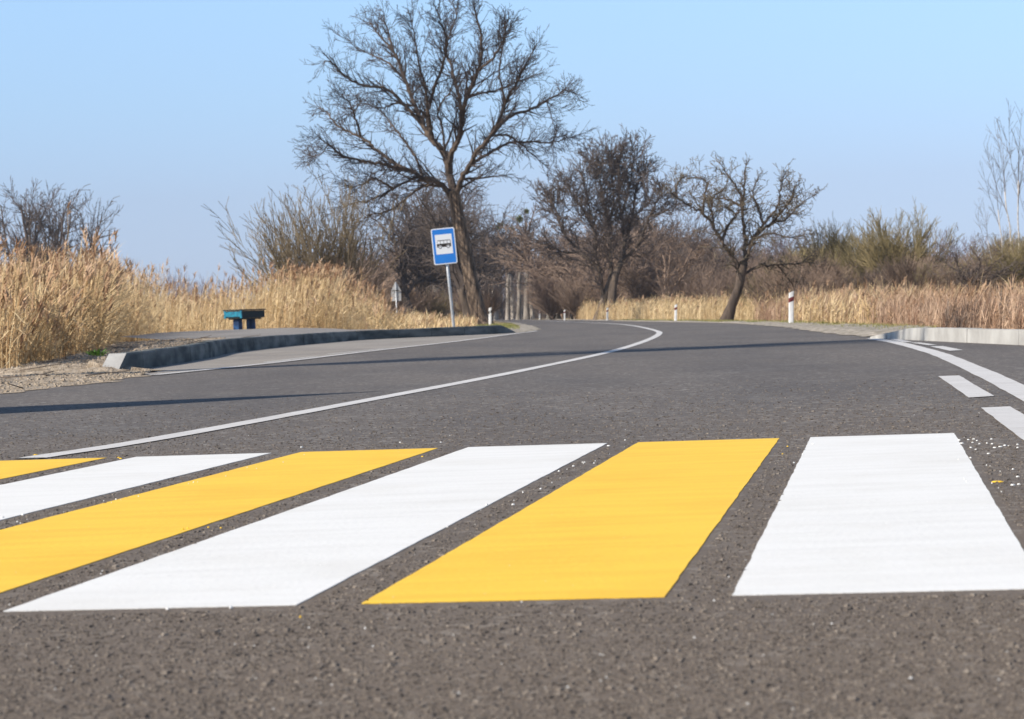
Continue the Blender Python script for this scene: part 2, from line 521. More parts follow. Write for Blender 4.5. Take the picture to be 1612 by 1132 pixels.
def catmull(pts, n=8):
    P = [Vector(p) for p in pts]
    P = [P[0] * 2 - P[1]] + P + [P[-1] * 2 - P[-2]]
    out = []
    for i in range(1, len(P) - 2):
        a, b, c, d = P[i - 1], P[i], P[i + 1], P[i + 2]
        for k in range(n):
            t = k / n
            out.append(0.5 * ((2 * b) + (c - a) * t + (2 * a - 5 * b + 4 * c - d) * t * t + (3 * b - a - 3 * c + d) * t ** 3))
    out.append(P[-2])
    return out


def strip(name, pts, w, z, m, label, cat, group=None, n=8, wf=None):
    c = catmull([(p[0], p[1], 0) for p in pts], n)
    vs, q = [], []
    for i, p in enumerate(c):
        d = (c[min(i + 1, len(c) - 1)] - c[max(i - 1, 0)]).normalized()
        nn = Vector((-d.y, d.x, 0))
        ww = w if wf is None else w * wf(i / (len(c) - 1))
        j = 1 + random.uniform(-.05, .05)
        a = p + nn * ww * .5 * j; b = p - nn * ww * .5 * j
        vs += [(a.x, a.y, z), (b.x, b.y, z)]
        if i: k = 2 * i; q.append((k - 2, k - 1, k + 1, k))
    mb = MB(); mb.add(vs, q)
    o = mb.build(name, m)
    return tag(o, label, cat, group)


# bus bay paving (paler, dusty)
bay_line = interp([(20.6, -3.02), (21.3, -2.86), (25, -2.45), (31, -1.88), (36, -1.40), (41, -.92), (52.3, -.06), (57, .32)])
grid_mesh('bus_bay', lambda y: np.array([min(XL(y) + .02, bay_line(y) - .02), bay_line(y)], float), np.arange(21.0, 57.3, .5), lambda x, y: np.full_like(x, .004), MT['bay'])

# lines
strip('lane_line', [(-1.50, 7.82), (-1.47, 7.95), (-1.25, 8.94), (-.76, 12.1), (.11, 18.17), (1.18, 27.0), (2.3, 40.0), (2.85, 50.6), (3.38, 72.7), (3.35, 92), (2.81, 117),
      (2.1, 158), (1.0, 210), (-3.2, 350), (-14, 520)], .105, .0032, MT['line'], 'long worn white centre line sweeping from the crossing round the bend', 'road line')
strip('lane_line', [(1.49, 6.0), (1.76, 8.0)] + [tuple(at(*p_)[:2]) for p_ in ((1612, 619), (1550, 588.5), (1484, 560), (1450, 549.5), (1420, 541.6), (1395, 536.6), (1372, 533.2))], .125, .0032, MT['line'],
      'solid white line curving towards the camera along the right lane edge', 'road line', n=10)
strip('lane_line', [(-2.95, 20.9), (-2.41, 24.9), (-1.88, 31.0), (-1.39, 35.9), (-.90, 41.0), (-.40, 47.4), (-.03, 52.4), (.36, 57.2), (.62, 60.8)], .11, .0072, MT['line'],
      'thin white line between the road and the pale bus bay', 'road line')
strip('lane_line', [(-2.50, 25.6), (-2.23, 28.9)], .06, .0066, MT['line'], 'short faint stroke doubling the bus bay line, the nearer of two', 'road line', 'short faint strokes beside the bus bay line')
strip('lane_line', [(-2.2, 30.3), (-1.72, 34.5)], .06, .0066, MT['line'], 'short faint stroke doubling the bus bay line, the farther of two', 'road line', 'short faint strokes beside the bus bay line')


def quad_mark(name, px, z, m, label, cat, group=None, wob=.0, sub=14, thick=.0):
    c = [at(x, y, 0) for x, y in px]
    vs, tr = [], []
    out = []
    for i in range(len(c)):
        a, b = c[i], c[(i + 1) % len(c)]
        for k in range(sub):
            p = a.lerp(b, k / sub)
            if k:
                d = (b - a).normalized(); p = p + Vector((-d.y, d.x, 0)) * random.gauss(0, wob)
            out.append((p.x, p.y, z))
    cen = sum((Vector(p) for p in out), Vector()) / len(out)
    n_ = len(out)
    mb = MB(); mb.add(out + [tuple(cen)], tris=[(i, (i + 1) % n_, n_) for i in range(n_)])
    return tag(mb.build(name, m), label, cat, group)


# crossing: stripes 0.41 m wide and 4.1 m long, one every half metre
sd = Vector((0.585, 4.05, 0)).normalized()
cd = Vector((0.5, -0.058, 0))


def stripe(k, m, label, far=4.09, near=0.0):
    # k counts half metres from the rightmost stripe
    n0 = Vector((0.287, 3.437, 0)) - cd * k * 1.012
    a = n0; b = n0 + cd * .83; f = sd * far
    # splayed as measured: near edge slightly skewed
    pts = [a, b, b + f, a + f]
    vs = []
    cnt = 90
    for i in range(4):
        p, q = pts[i], pts[(i + 1) % 4]
        d = (q - p).normalized(); nn = Vector((-d.y, d.x, 0))
        for j in range(cnt):
            w = p.lerp(q, j / cnt)
            s1 = (k * 7 + i * 3 + j * .61)
            e_ = (.0006 * math.sin(s1 * .9) + .0005 * math.sin(s1 * 2.3 + 1)) * (1 if i % 2 else .5) + random.gauss(0, .0003)
            if j: w = w + nn * e_
            vs.append((w.x, w.y, .0013))
    c = (pts[0] + pts[2]) / 2
    # a thin painted slab 3 mm high with rim faces
    low = [(x, y, .0002) for x, y, z in vs]
    N = len(vs)
    mb = MB()
    mb.add(vs + low + [(c.x, c.y, .0013)], [(i, N + i, N + (i + 1) % N, (i + 1) % N) for i in range(N)], [(i, (i + 1) % N, 2 * N) for i in range(N)])
    return tag(mb.build('crosswalk_stripe', m), label, 'crosswalk stripe', 'painted stripes of the pedestrian crossing')


stripe(0, MT['white'], 'white crosswalk stripe at the far right, beside the white paint drips')
stripe(1, MT['yellow'], 'yellow crosswalk stripe nearest the right, next to the rightmost white one')
stripe(2, MT['white'], 'white crosswalk stripe between the two widest seen yellow stripes')
stripe(3, MT['yellow'], 'middle yellow crosswalk stripe running off the left edge of the photo')
stripe(4, MT['white'], 'leftmost white crosswalk stripe, between two yellow ones at the left edge')
stripe(5, MT['yellow'], 'yellow crosswalk stripe at the far left where the centre line starts')

quad_mark('lane_dash', [(1477, 593), (1510, 592), (1565, 624.5), (1525, 627)], .0032, MT['line'], 'separate white dash left of the curving solid line on the right', 'road line', 'white dashes along the right lane', .001)
quad_mark('lane_dash', [(1544, 643), (1590, 641), (1668, 688), (1622, 703)], .0032, MT['line'], 'large white dash cut by the right edge above the rightmost stripe', 'road line', 'white dashes along the right lane', .001)
quad_mark('lane_dash', [(1396, 534), (1413, 534.3), (1438, 539.2), (1422, 539.4)], .0048, MT['line'], 'farthest short white dash in front of the right kerb start', 'road line', 'white dashes along the right lane', .0008)
quad_mark('lane_dash', [(1431, 540), (1447, 539.9), (1475, 543.6), (1462, 544.2)], .0048, MT['line'], 'middle of the three small white dashes near the right kerb', 'road line', 'white dashes along the right lane', .0008)
quad_mark('lane_dash', [(1464, 546), (1485, 545.7), (1516, 552), (1495, 553.2)], .0048, MT['line'], 'nearest of the three small white dashes near the right kerb', 'road line', 'white dashes along the right lane', .0008)


# paint drips on the asphalt
def blob(mb, px, py, r, z=.004, sq=1.0):
    r *= .6
    c = at(px, py)
    n_ = 9; ph = random.random() * 6
    pts = [(c.x + math.cos(ph + i * 2 * math.pi / n_) * r * random.uniform(.7, 1.2) * sq, c.y + math.sin(ph + i * 2 * math.pi / n_) * r * random.uniform(.7, 1.3), z) for i in range(n_)]
    # low dome
    mb.add([(p[0], p[1], .0015) for p in pts] + [(c.x + (p[0] - c.x) * .6, c.y + (p[1] - c.y) * .6, z) for p in pts] + [(c.x, c.y, z + .0002)],
           [(i, (i + 1) % n_, n_ + (i + 1) % n_, n_ + i) for i in range(n_)], [(n_ + i, n_ + (i + 1) % n_, 2 * n_) for i in range(n_)])


mb = MB()
for (x, y, r) in [(1510, 694, .008), (1514, 699, .010), (1524, 693.5, .007), (1533, 692.5, .007), (1538, 695, .005), (1531, 698, .006), (1542, 700, .005), (1528, 706, .008), (1536, 709, .006),
                  (1528, 722, .005), (1556, 715.5, .007), (1554, 699, .005), (1562, 700, .006), (1561, 692.5, .006), (1566, 706, .008), (1575, 704.5, .009), (1582, 702.5, .007), (1602, 701, .006), (1602, 706, .006),
                  (1595, 740, .006), (1602, 752, .007), (1594, 765, .010), (1604, 764, .006), (264, 961, .0045), (363, 959, .0045), (475, 705, .010), (630, 697.5, .006), (694, 697.5, .006),
                  (984, 694, .006), (766, 796, .005), (808, 796, .006), (903, 735, .006), (920, 729, .006), (935, 730.5, .005), (880, 743, .006), (851, 771, .005), (575, 992, .002), (1434, 1072, .004), (958, 703, .008),
                  (1280, 700, .006), (1264, 716, .005), (1250, 730, .004), (36, 812, .006), (4, 816, .007)]:
    blob(mb, x, y, r)
for k in range(40):
    x = random.choice([random.uniform(1498, 1612), random.uniform(700, 960), random.uniform(0, 480)])
    if x > 1490: y = random.uniform(688, 790)
    elif x > 600: y = 702 + (958 - x) * .497 + random.uniform(3, 16)
    else: y = 724 + (434 - x) * .235 + random.uniform(2, 9)
    blob(mb, x, y, random.uniform(.0012, .0035))
o = mb.build('paint_drips', MT['white']); tag(o, 'small white paint drips and beads scattered round the crossing', 'paint drips', kind='stuff')
mb = MB()
blob(mb, 1569, 760, .013, sq=1.9)
o = mb.build('paint_splash', MT['yellow']); tag(o, 'yellow paint splash on the asphalt right of the rightmost white stripe', 'paint splash')
mb = MB()
for (x, y, r) in [(288, 835, .005), (296, 833, .004), (328, 832, .004), (348, 833, .004), (473, 974, .003), (190, 723, .012), (187, 721.5, .008), (56, 717, .012), (665, 720, .006), (1240, 704, .005), (1232, 716, .004)]: blob(mb, x, y, r)
o = mb.build('yellow_drips', MT['yellow']); tag(o, 'tiny yellow paint drips beside the yellow stripes', 'paint drips', kind='stuff')
# the dark chip hole low in the middle and a few loose stones
mb = MB()
for k in range(260):
    y = random.uniform(560, 1125)
    x = random.uniform(0, 1612); c = at(x, y)
    s_ = random.uniform(.0006, .0018)
    if not (-0.1 < 1): continue
    v = [(c.x + random.uniform(-s_, s_), c.y + random.uniform(-s_, s_), random.choice([.0005, .003])) for _ in range(4)] + [(c.x, c.y, .007 + s_ * .8)]
    mb.add([(c.x - s_, c.y - s_, 0), (c.x + s_, c.y - s_ * .7, 0), (c.x + s_ * .8, c.y + s_, 0), (c.x - s_, c.y + s_, 0), (c.x - s_ * .4, c.y, s_ * 1.2), (c.x + s_ * .4, c.y, s_)],
           [(0, 1, 5, 4), (3, 4, 5, 2)], [(0, 4, 3), (1, 2, 5)])
o = mb.build('grit', MT['stone']); tag(o, 'fine loose grit lying on the asphalt', 'grit', kind='stuff')


# stones of the worn surface standing a few millimetres proud, where the camera is close enough to see them
def aggregate(n):
    y = 2.25 * (14.0 / 2.25) ** (RNG.random(n) ** 1.1)
    x = RNG.uniform(-1, 1, n) * (.205 * y + .12)
    A0 = np.array([0.287, 3.437]); c_ = np.array([cd.x, cd.y]); f_ = np.array([sd.x, sd.y]) * 4.09
    Mi = np.linalg.inv(np.stack([c_, f_], 1))
    uv = (np.stack([x, y], 1) - A0) @ Mi.T
    fr = (-uv[:, 0]) / 1.012
    k = np.ceil(fr - 1e-9)
    inside = (uv[:, 1] > -.012) & (uv[:, 1] < 1.012) & (((k - fr) * 1.012) < .86) & (k >= 0) & (k <= 5)
    inside |= RNG.random(n) > np.clip((14 - y) / 7, 0, 1)
    x, y = x[~inside], y[~inside]; n = len(x)
    r = np.where(RNG.random(n) < .05, RNG.uniform(.004, .0065, n), RNG.uniform(.0012, .0034, n)) * (1 + .05 * (y - 3)); h = np.minimum(r * RNG.uniform(.25, .7, n), .0034)
    a = RNG.uniform(0, 6.28, n)
    V = np.zeros((n, 9, 3)); K = 4
    for j in range(4):
        an = a + j * math.pi / 2
        rr = r * RNG.uniform(.7, 1.25, n)
        V[:, j] = np.stack([x + np.cos(an) * rr, y + np.sin(an) * rr, np.full(n, -.001)], 1)
        V[:, 4 + j] = np.stack([x + np.cos(an + .3) * rr * .72, y + np.sin(an + .3) * rr * .72, h * RNG.uniform(.6, 1.0, n)], 1)
    V[:, 8] = np.stack([x, y, h * 1.08], 1)
    b = (np.arange(n) * 9)[:, None]
    q = np.concatenate([np.concatenate([b + j, b + (j + 1) % 4, b + 4 + (j + 1) % 4, b + 4 + j], 1) for j in range(4)])
    t = np.concatenate([np.concatenate([b + 4 + j, b + 4 + (j + 1) % 4, b + 8], 1) for j in range(4)])
    tint = RNG.beta(1.2, 2.2, n)
    tint = np.where(RNG.random(n) < .04, 1.6, tint)
    mb = MB(); mb.add(V.reshape(-1, 3), q, t, tint=np.repeat(tint, 9))
    return tag(mb.build('aggregate', MT['aggregate']), 'small worn stones showing in the asphalt surface near the camera', 'asphalt stones', kind='stuff')


MT['aggregate'] = mat('asphalt_stones', (0.25, 0.205, 0.165), (0.32, 0.27, 0.22), .85, 40, tint=(0.085, 0.069, 0.058))
aggregate(125000)

# ------------------------------------------------------------------ kerbs
def kerb(name, line, h, w, side, m, label, taper_start=0.0, taper_end=0.0, n=6, seglen=1.0):
    """side -1: body extends to the left of the foot line, joints every metre modelled as small gaps"""
    c = catmull([(a, b, 0) for a, b in line], n)
    # resample
    L = [0]
    for i in range(1, len(c)): L.append(L[-1] + (c[i] - c[i - 1]).length)
    tot = L[-1]

    def pt(s):
        s = min(max(s, 0), tot)
        for i in range(1, len(L)):
            if L[i] >= s:
                return c[i - 1].lerp(c[i], (s - L[i - 1]) / max(L[i] - L[i - 1], 1e-6))
        return c[-1]
    root = empty(name, tuple(c[0]))
    tag(root, label, 'kerb')
    inv = Vector(c[0])
    k = int(tot / seglen)
    st = tot / k
    for j in range(k):
        s0, s1 = j * st + .006, (j + 1) * st - .006
        secs = []
        sub = 3
        dz = random.uniform(-.003, .003); dx = random.uniform(-.004, .004)
        for i in range(sub + 1):
            s = s0 + (s1 - s0) * i / sub
            p = pt(s); d = (pt(s + .2) - pt(s - .2)).normalized()
            nn = Vector((-d.y, d.x, 0)) * (1 if side < 0 else -1)
            hh = h(p.y) if callable(h) else h
            if taper_start and s < taper_start: hh = hh * (.12 + .88 * s / taper_start)
            if taper_end and s > tot - taper_end: hh = hh * (.2 + .8 * (tot - s) / taper_end)
            hh += dz
            p = p + nn * dx
            prof = [(0, -.05), (0.0, hh * .55), (.012, hh - .015), (.03, hh), (w - .01, hh + .001), (w, -.05)]
            secs.append([p + nn * a + Vector((0, 0, b)) for a, b in prof])
        vs = [tuple(v - inv) for sec in secs for v in sec]
        q = []
        for i in range(sub):
            for a in range(5):
                q.append((i * 6 + a, i * 6 + a + 1, (i + 1) * 6 + a + 1, (i + 1) * 6 + a))
        q += [(0, 1, 2, 5), (2, 3, 4, 5)]
        e = sub * 6
        q += [(e + 5, e + 2, e + 1, e), (e + 5, e + 4, e + 3, e + 2)]
        b = MB(); b.add(vs, q)
        b.build('kerb_stone', m, root)
    return root


kerb('bus_bay_kerb', CURB, lambda y: float(np.interp(y, [23, 26, 34, 60], [.168, .175, .20, .19])), .16, -1, MT['concrete_shade'], 'concrete kerb darkened with painted shade along the bus bay and its raised platform', taper_end=1.2, taper_start=0)
# sloping end stone of the left kerb
root = [o for o in COL.objects if o.name == 'bus_bay_kerb'][0]
e0 = Vector((CURB[0][0], CURB[0][1], 0))
vs = [(-.17, -.60, .0), (.0, -.60, .0), (0, 0, .0), (-.16, 0, 0), (-.16, -.03, .168), (0, -.03, .166), (.0, -.004, .168), (-.16, -.004, .17)]
mb = MB(); mb.add(vs, [(0, 1, 5, 4), (4, 5, 6, 7), (0, 4, 7, 3), (3, 7, 6, 2), (0, 3, 2, 1)], [(1, 2, 6), (1, 6, 5)])
es = mb.build('end_stone', [MT['concrete'], MT['concrete_shade']], root)
for k_ in (4, 5, 6): es.data.polygons[k_].material_index = 1  # side turned from the sun gets the concrete with painted shade
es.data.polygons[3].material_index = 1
kerb('right_kerb', [(4.15, 28.2), (4.26, 25), (4.36, 21.6), (4.55, 16.5), (5.2, 12.2), (6.3, 8.2), (7.9, 4.2)], .125, .18, 1, MT['concrete'],
     'sunlit pale concrete kerb at the right edge in front of the dry grass', taper_start=2.3)
root = [o for o in COL.objects if o.name == 'right_kerb'][0]
root.name = 'kerb'
[o for o in COL.objects if o.name == 'bus_bay_kerb'][0].name = 'kerb.001'


# platform
def plat_z(x, y):
    t = np.clip(XL(y) - x, 0, 6)
    return .192 + .016 * t


py_ = np.arange(34.5, 62.1, .5)


def plat_xs(y):
    r_ = float(XL(y)) - .158 if y < 53.5 else min(-3.4, float(XL(y)) - .158) - (y - 53.5) * .25
    l_ = min(float(PLAT_BACK(y)), r_ - .05)
    return np.linspace(l_, r_, 8)


grid_mesh('bus_platform', plat_xs, py_, plat_z, MT['platform'])


# soil bank in front of and beside the platform
def hnoise(x, y, s, seed=0):
    """cheap value noise"""
    r = np.random.default_rng(seed)
    T = r.random((256, 256))
    X, Y = x * s, y * s
    xi, yi = np.floor(X).astype(int), np.floor(Y).astype(int)
    fx, fy = X - xi, Y - yi
    fx = fx * fx * (3 - 2 * fx); fy = fy * fy * (3 - 2 * fy)
    g_ = lambda a, b: T[a % 256, b % 256]
    return (g_(xi, yi) * (1 - fx) + g_(xi + 1, yi) * fx) * (1 - fy) + (g_(xi, yi + 1) * (1 - fx) + g_(xi + 1, yi + 1) * fx) * fy


def bank_z(x, y):
    tl = XL(y) - x
    w_ = np.where(y > 23.3, .14, 0.0)
    e = sstep(0, .35, tl - w_)
    z = terrain(x, y) + .015
    n = hnoise(x, y, 1.3, 1) * .05 + hnoise(x, y, 4, 2) * .045 + hnoise(x, y, 12, 3) * .03 + hnoise(x, y, 27, 4) * .018
    z = np.where(y > 23.3, np.maximum(z, np.interp(y, [22.9, 23.6, 25, 29, 33], [.0, .08, .12, .165, .18]) * (tl < np.interp(y, [23, 30, 36], [.35, .5, 1.4]))), z)
    z = z * 1.0 + (n - .05) * e * np.interp(y, [8, 18, 26, 36, 42], [.6, .8, 1.0, .7, .3]) * np.interp(y, [19.5, 21, 22.9, 23.0], [1, .35, .3, 1])
    return np.where(tl < .02, .004, z)


def bank_xs(y):
    w_ = .13 if y > 23.3 else -.06 - .06 * math.sin(y * 3.1) - .05 * math.sin(y * 7.7)
    wide = np.interp(y, [6, 20, 30, 40, 50], [2.6, 2.4, 2.0, 2.8, 3.4])
    return XL(y) - w_ - np.linspace(0, 1, 90) * wide


bs = grid_mesh('soil_bank', bank_xs, np.concatenate([np.arange(8, 23.25, .07), np.arange(23.32, 44, .10)]), bank_z, MT['soil'])

# gravel verge strips
def verge(name, fx, fw, ys_, m, z0=.004, right=True, amp=.02):
    def xs(y):
        w_ = fw(y); s_ = (fx(y) + (-.05 if right else .05)) + .05 * math.sin(y * 2.3) + .03 * math.sin(y * 5.1)
        return s_ + (1 if right else -1) * np.linspace(0, 1, 14) * w_
    def zf(x, y):
        t = (x - XR(y)) if right else (XL(y) - x)
        return np.where(t < .03, z0 + .002, np.maximum(terrain(x, y), -.03) + .02 + amp * hnoise(x, y, 3, 9))
    return grid_mesh(name, xs, ys_, zf, m)


verge('gravel_verge', XR, lambda y: float(np.interp(y, [27, 29, 35, 60, 120], [.4, 1.0, 1.3, .9, .6])), np.concatenate([np.arange(29.4, 60, .3), np.arange(60, 200, 3)]), MT['gravel'], amp=.05)
verge('gravel_verge', XL, lambda y: float(np.interp(y, [57, 60, 66, 85, 120], [.25, .9, 1.1, .5, .4])), np.concatenate([np.arange(57.3, 90, .4), np.arange(90, 200, 4)]), MT['gravel'], right=False, amp=.03)
def lumps(name, n, fx, m, smin, smax, label, zf=None):
    mb = MB()
    for k in range(n):
        x, y = fx()
        s_ = random.uniform(smin, smax)
        z = float((zf or bank_z)(np.array([x]), np.array([y]))[0])
        a = random.random() * 3
        pts = []
        for (i, j, h) in ((-1, -1, -.3), (1, -1, -.3), (1, 1, -.3), (-1, 1, -.3), (-.6, -.6, .7), (.7, -.5, .6), (.5, .6, .8), (-.6, .5, .5)):
            X, Y = i * s_ * random.uniform(.7, 1.2), j * s_ * random.uniform(.7, 1.2)
            pts.append((x + X * math.cos(a) - Y * math.sin(a), y + X * math.sin(a) + Y * math.cos(a), z + h * s_ * random.uniform(.7, 1.1)))
        mb.add(pts, [(4, 5, 6, 7), (0, 1, 5, 4), (1, 2, 6, 5), (2, 3, 7, 6), (3, 0, 4, 7)])
    return tag(mb.build(name, m), label, name.replace('_', ' '), kind='stuff')


def on_bank():
    y = random.uniform(12, 40)
    return float(XL(y)) - (.25 if y > 23.3 else 0.0) - random.random() ** 1.3 * 1.3, y


lumps('soil_clods', 6500, on_bank, MT['soil'], .003, .016, 'crumbly sandy clods and stones on the left soil bank')
def on_right():
    y = random.uniform(28, 46)
    return float(XR(y)) + random.uniform(.1, 1.5), y


lumps('verge_stones', 900, on_right, MT['gravel'], .006, .025, 'pale clods and stones on the right verge before the kerb',
      zf=lambda x, y: np.maximum(terrain(x, y), -.03) + .03)
mb = MB()
for k in range(60):
    x, y = on_bank(); z = float(bank_z(np.array([x]), np.array([y]))[0])
    a = random.random() * 6.3; L_ = random.uniform(.1, .45)
    p = Vector((x, y, z + .01)); q = p + Vector((math.cos(a) * L_, math.sin(a) * L_, random.uniform(.0, .05)))
    mb.prisms([(p, q, .005, .003)], 4)
tag(mb.build('twig_litter', MT['bark_dark']), 'thin dead twigs lying on the left soil bank', 'twigs', kind='stuff')

# grassy edges
verge_pts = None


# ------------------------------------------------------------------ blades (reeds, grass)
def blades(mb, P, h, lean, w, az, K=4, mi=0, tint=None, curl=1.0, taper=.85):
    """P (N,3) feet, h (N), lean (N,2) horizontal reach at the top, w (N), az (N) facing"""
    N = len(P)
    s_ = np.linspace(0, 1, K + 1)
    c = P[:, None, :] + np.zeros((N, K + 1, 3))
    c[:, :, 2] += h[:, None] * s_[None]
    c[:, :, :2] += lean[:, None, :] * (s_ ** (1 + curl))[None, :, None]
    wd = np.stack([np.cos(az), np.sin(az), np.zeros(N)], 1)
    ww = w[:, None] * (1 - taper * s_[None] ** 1.5)
    v = np.stack([c - wd[:, None, :] * ww[..., None] / 2, c + wd[:, None, :] * ww[..., None] / 2], 2)
    b = (np.arange(N) * (K + 1) * 2)[:, None]
    q = np.concatenate([np.stack([b[:, 0] + 2 * i, b[:, 0] + 2 * i + 1, b[:, 0] + 2 * i + 3, b[:, 0] + 2 * i + 2], 1) for i in range(K)])
    t = np.repeat(tint if tint is not None else np.ones(N), (K + 1) * 2)
    mb.add(v.reshape(-1, 3), q, mi=mi, tint=t)
    return c


def reed_bed(name, P, hmin, hmax, label, top=None, plume=.55, wind=(.07, .01), wscale=1.0, leafy=3, mats=('reed', 'plume'), kind='stuff', stemw=.006, leafw=.014, cat='reeds'):
    N = len(P)
    patch = hnoise(P[:, 0], P[:, 1], .7, 5)
    h = hmin + (hmax - hmin) * np.clip(.25 + .5 * patch + .35 * (RNG.random(N) - .3), 0, 1.05)
    if top is not None:                        # the crowns of a bed follow one gently uneven level
        h = np.maximum(.25, top(P) * (.72 + .42 * patch) - P[:, 2] + RNG.normal(0, .09, N))
        p2 = hnoise(P[:, 0], P[:, 1], 2.3, 15)
        h *= .72 + .5 * p2
        tall = RNG.random(N) < .035
        h = np.where(tall, h + RNG.uniform(.05, .40, N) * np.minimum(1, top(P)) ** 1.5, h)
    h *= np.where(RNG.random(N) < .3, RNG.uniform(.5, .9, N), 1)
    lean = np.stack([RNG.normal(wind[0], .075, N), RNG.normal(wind[1], .075, N)], 1) * h[:, None]
    bad = RNG.random(N) < .05
    lean[bad] *= 2.4; h[bad] *= .7
    mb = MB()
    tint = np.clip(RNG.normal(.62, .3, N) + (patch - .5) * .7, 0, 1)
    c = blades(mb, P, h, lean, np.full(N, stemw * wscale) * RNG.uniform(.7, 1.5, N), RNG.normal(0, .6, N), 4, tint=tint, taper=.5, curl=.8)
    for k in range(leafy):
        s0 = RNG.uniform(.1, .85, N)
        i0 = (s0 * 4).astype(int)
        f = (s0 * 4 - i0)[:, None]
        idx = np.arange(N)
        O = c[idx, i0] * (1 - f) + c[idx, i0 + 1] * f
        an = RNG.uniform(0, 2 * math.pi, N); an = np.where(RNG.random(N) < .5, RNG.normal(0, .5, N), an)
        ll = RNG.uniform(.18, .42, N) * np.minimum(1, h)
        lh = RNG.uniform(-.15, .30, N)
        blades(mb, O, lh, np.stack([np.cos(an), np.sin(an)], 1) * ll[:, None] * .8, np.full(N, leafw * wscale), RNG.uniform(-1.2, 1.2, N), 2, tint=np.clip(tint + RNG.normal(.1, .25, N), 0, 1), curl=.3, taper=.9)
    if plume > 0:
        sel = ((RNG.random(N) < plume) | (tall if top is not None and plume > .1 else False)) & ~bad
        T_ = c[sel, -1]; n = len(T_)
        D = lean[sel]; D = D / (np.linalg.norm(D, axis=1, keepdims=True) + 1e-6)
        sz = RNG.uniform(.7, 1.25, n)
        pt_ = np.clip(RNG.normal(.6, .3, n), 0, 1)
        for k in range(9):
            O = T_ + np.stack([RNG.normal(0, .006, n), RNG.normal(0, .006, n), -.10 + .014 * k + RNG.normal(0, .01, n)], 1)
            a = np.arctan2(D[:, 1], D[:, 0]) + RNG.normal(0, .9, n)
            ll = RNG.uniform(.04, .11, n) * sz
            blades(mb, O, RNG.uniform(.05, .14, n) * sz, np.stack([np.cos(a), np.sin(a)], 1) * ll[:, None], RNG.uniform(.012, .024, n) * wscale, RNG.normal(0, .8, n), 2, mi=1, tint=pt_, curl=.6, taper=.8)
    o = mb.build(name, [MT[mats[0]], MT[mats[1]]])
    tag(o, label, cat, kind=kind)
    return o


def scatter(n, fx):
    pts = np.array([fx() for _ in range(n)])
    z = terrain(pts[:, 0], pts[:, 1])
    return np.stack([pts[:, 0], pts[:, 1], z - .02], 1)


# left near reed bed: dense front edge just behind the bank
def left_front():
    y = random.uniform(24, 56)
    edge = min(float(XL(y)) - float(np.interp(y, [18, 24, 30, 35, 48, 56], [1.5, 1.15, 1.15, 1.5, 4.0, 4.6])), float(PLAT_BACK(y)) - .15 if y > 37 else 99)
    t = random.random() ** 1.6 * float(np.interp(y, [18, 56], [2.5, 6.0]))
    return edge - t, y


reed_bed('reeds', scatter(19000, left_front), 1.35, 2.05, 'tall golden dry reeds with brown plumes behind the left soil bank', plume=.13, top=lambda P: np.interp(P[:, 1], [24, 30, 40, 60], [.80, 1.0, 1.25, 1.5]))


def left_back():
    y = random.uniform(63, 84)
    return random.uniform(-16, -.0453 * y - .40), y


reed_bed('reeds', scatter(9500, left_back), 1.3, 2.1, 'dry reeds with brown plumes behind the blue bench and platform', plume=.18, wscale=1.15, top=lambda P: np.interp(P[:, 0], [-16, -8, -6.2, -5.2, -4.3, -3], [1.6, 1.4, 1.6, 1.5, 1.1, .7]))


def tuft_zone():
    x = random.gauss(-5.5, .45); y = random.uniform(63.5, 68)
    return x, y


reed_bed('reeds', scatter(700, tuft_zone), 1.7, 2.35, 'tallest clump of plumed reeds right of the blue bench', plume=.35, wscale=1.4, wind=(.16, 0))


def left_verge():
    y = random.uniform(66, 108)
    x = float(XL(y)) - random.uniform(2.0, 7.2)
    return x, y


reed_bed('dry_grass', scatter(7000, left_verge), .45, .95, 'pale dry grass round the bus stop sign and the big tree', plume=.05, mats=('reed', 'plume'), wscale=1.5, cat='dry grass', top=lambda P: np.interp(XL(P[:, 1]) - P[:, 0], [2, 3, 4.5, 7], [.2, .3, .55, .8]))


# right grass bands
def right_near():
    y = random.uniform(18, 74)
    off = float(np.interp(y, [18, 28, 33, 62], [.55, .6, 1.5, 1.7]))
    return float(XR(y)) + off + random.random() ** 1.3 * (3.5 + y * .05), y


reed_bed('dry_grass', scatter(28000, right_near), .65, 1.05, 'rust brown dry grass and reeds behind the right kerb', plume=.06, mats=('dgrass', 'plume'), wscale=.6, cat='dry grass', wind=(.05, 0), top=lambda P: np.interp(P[:, 1], [18, 30, 50, 62], [.28, .34, .48, .58]))


def right_far():
    y = random.uniform(46, 175)
    x = float(XR(y)) + 1.3 + random.random() ** 1.3 * 8
    if 66 < y < 88 and 5.4 < x < 8.4: return right_far()      # bare trampled ground round the fruit tree
    return x, y


reed_bed('dry_grass', scatter(12000, right_far), .55, 1.05, 'pale tawny grass along the outside of the bend', plume=.06, mats=('reed', 'plume'), wscale=1.3, cat='dry grass', top=lambda P: np.interp(P[:, 1], [46, 80, 150, 175], [.58, .76, .98, 1.05]))


# short grass edging
def short_right():
    y = random.uniform(31, 120)
    return float(XR(y)) + random.uniform(.5, 2.0), y


def short(name, n, fx, m, h0, h1, label, w=.006):
    P = scatter(n, fx); N = len(P); P[:, 2] += .015
    mb = MB()
    blades(mb, P, RNG.uniform(h0, h1, N), np.stack([RNG.normal(0, .05, N), RNG.normal(0, .05, N)], 1), np.full(N, w), RNG.uniform(-1, 1, N), 2, tint=RNG.random(N))
    return tag(mb.build(name, m), label, 'short grass', kind='stuff')


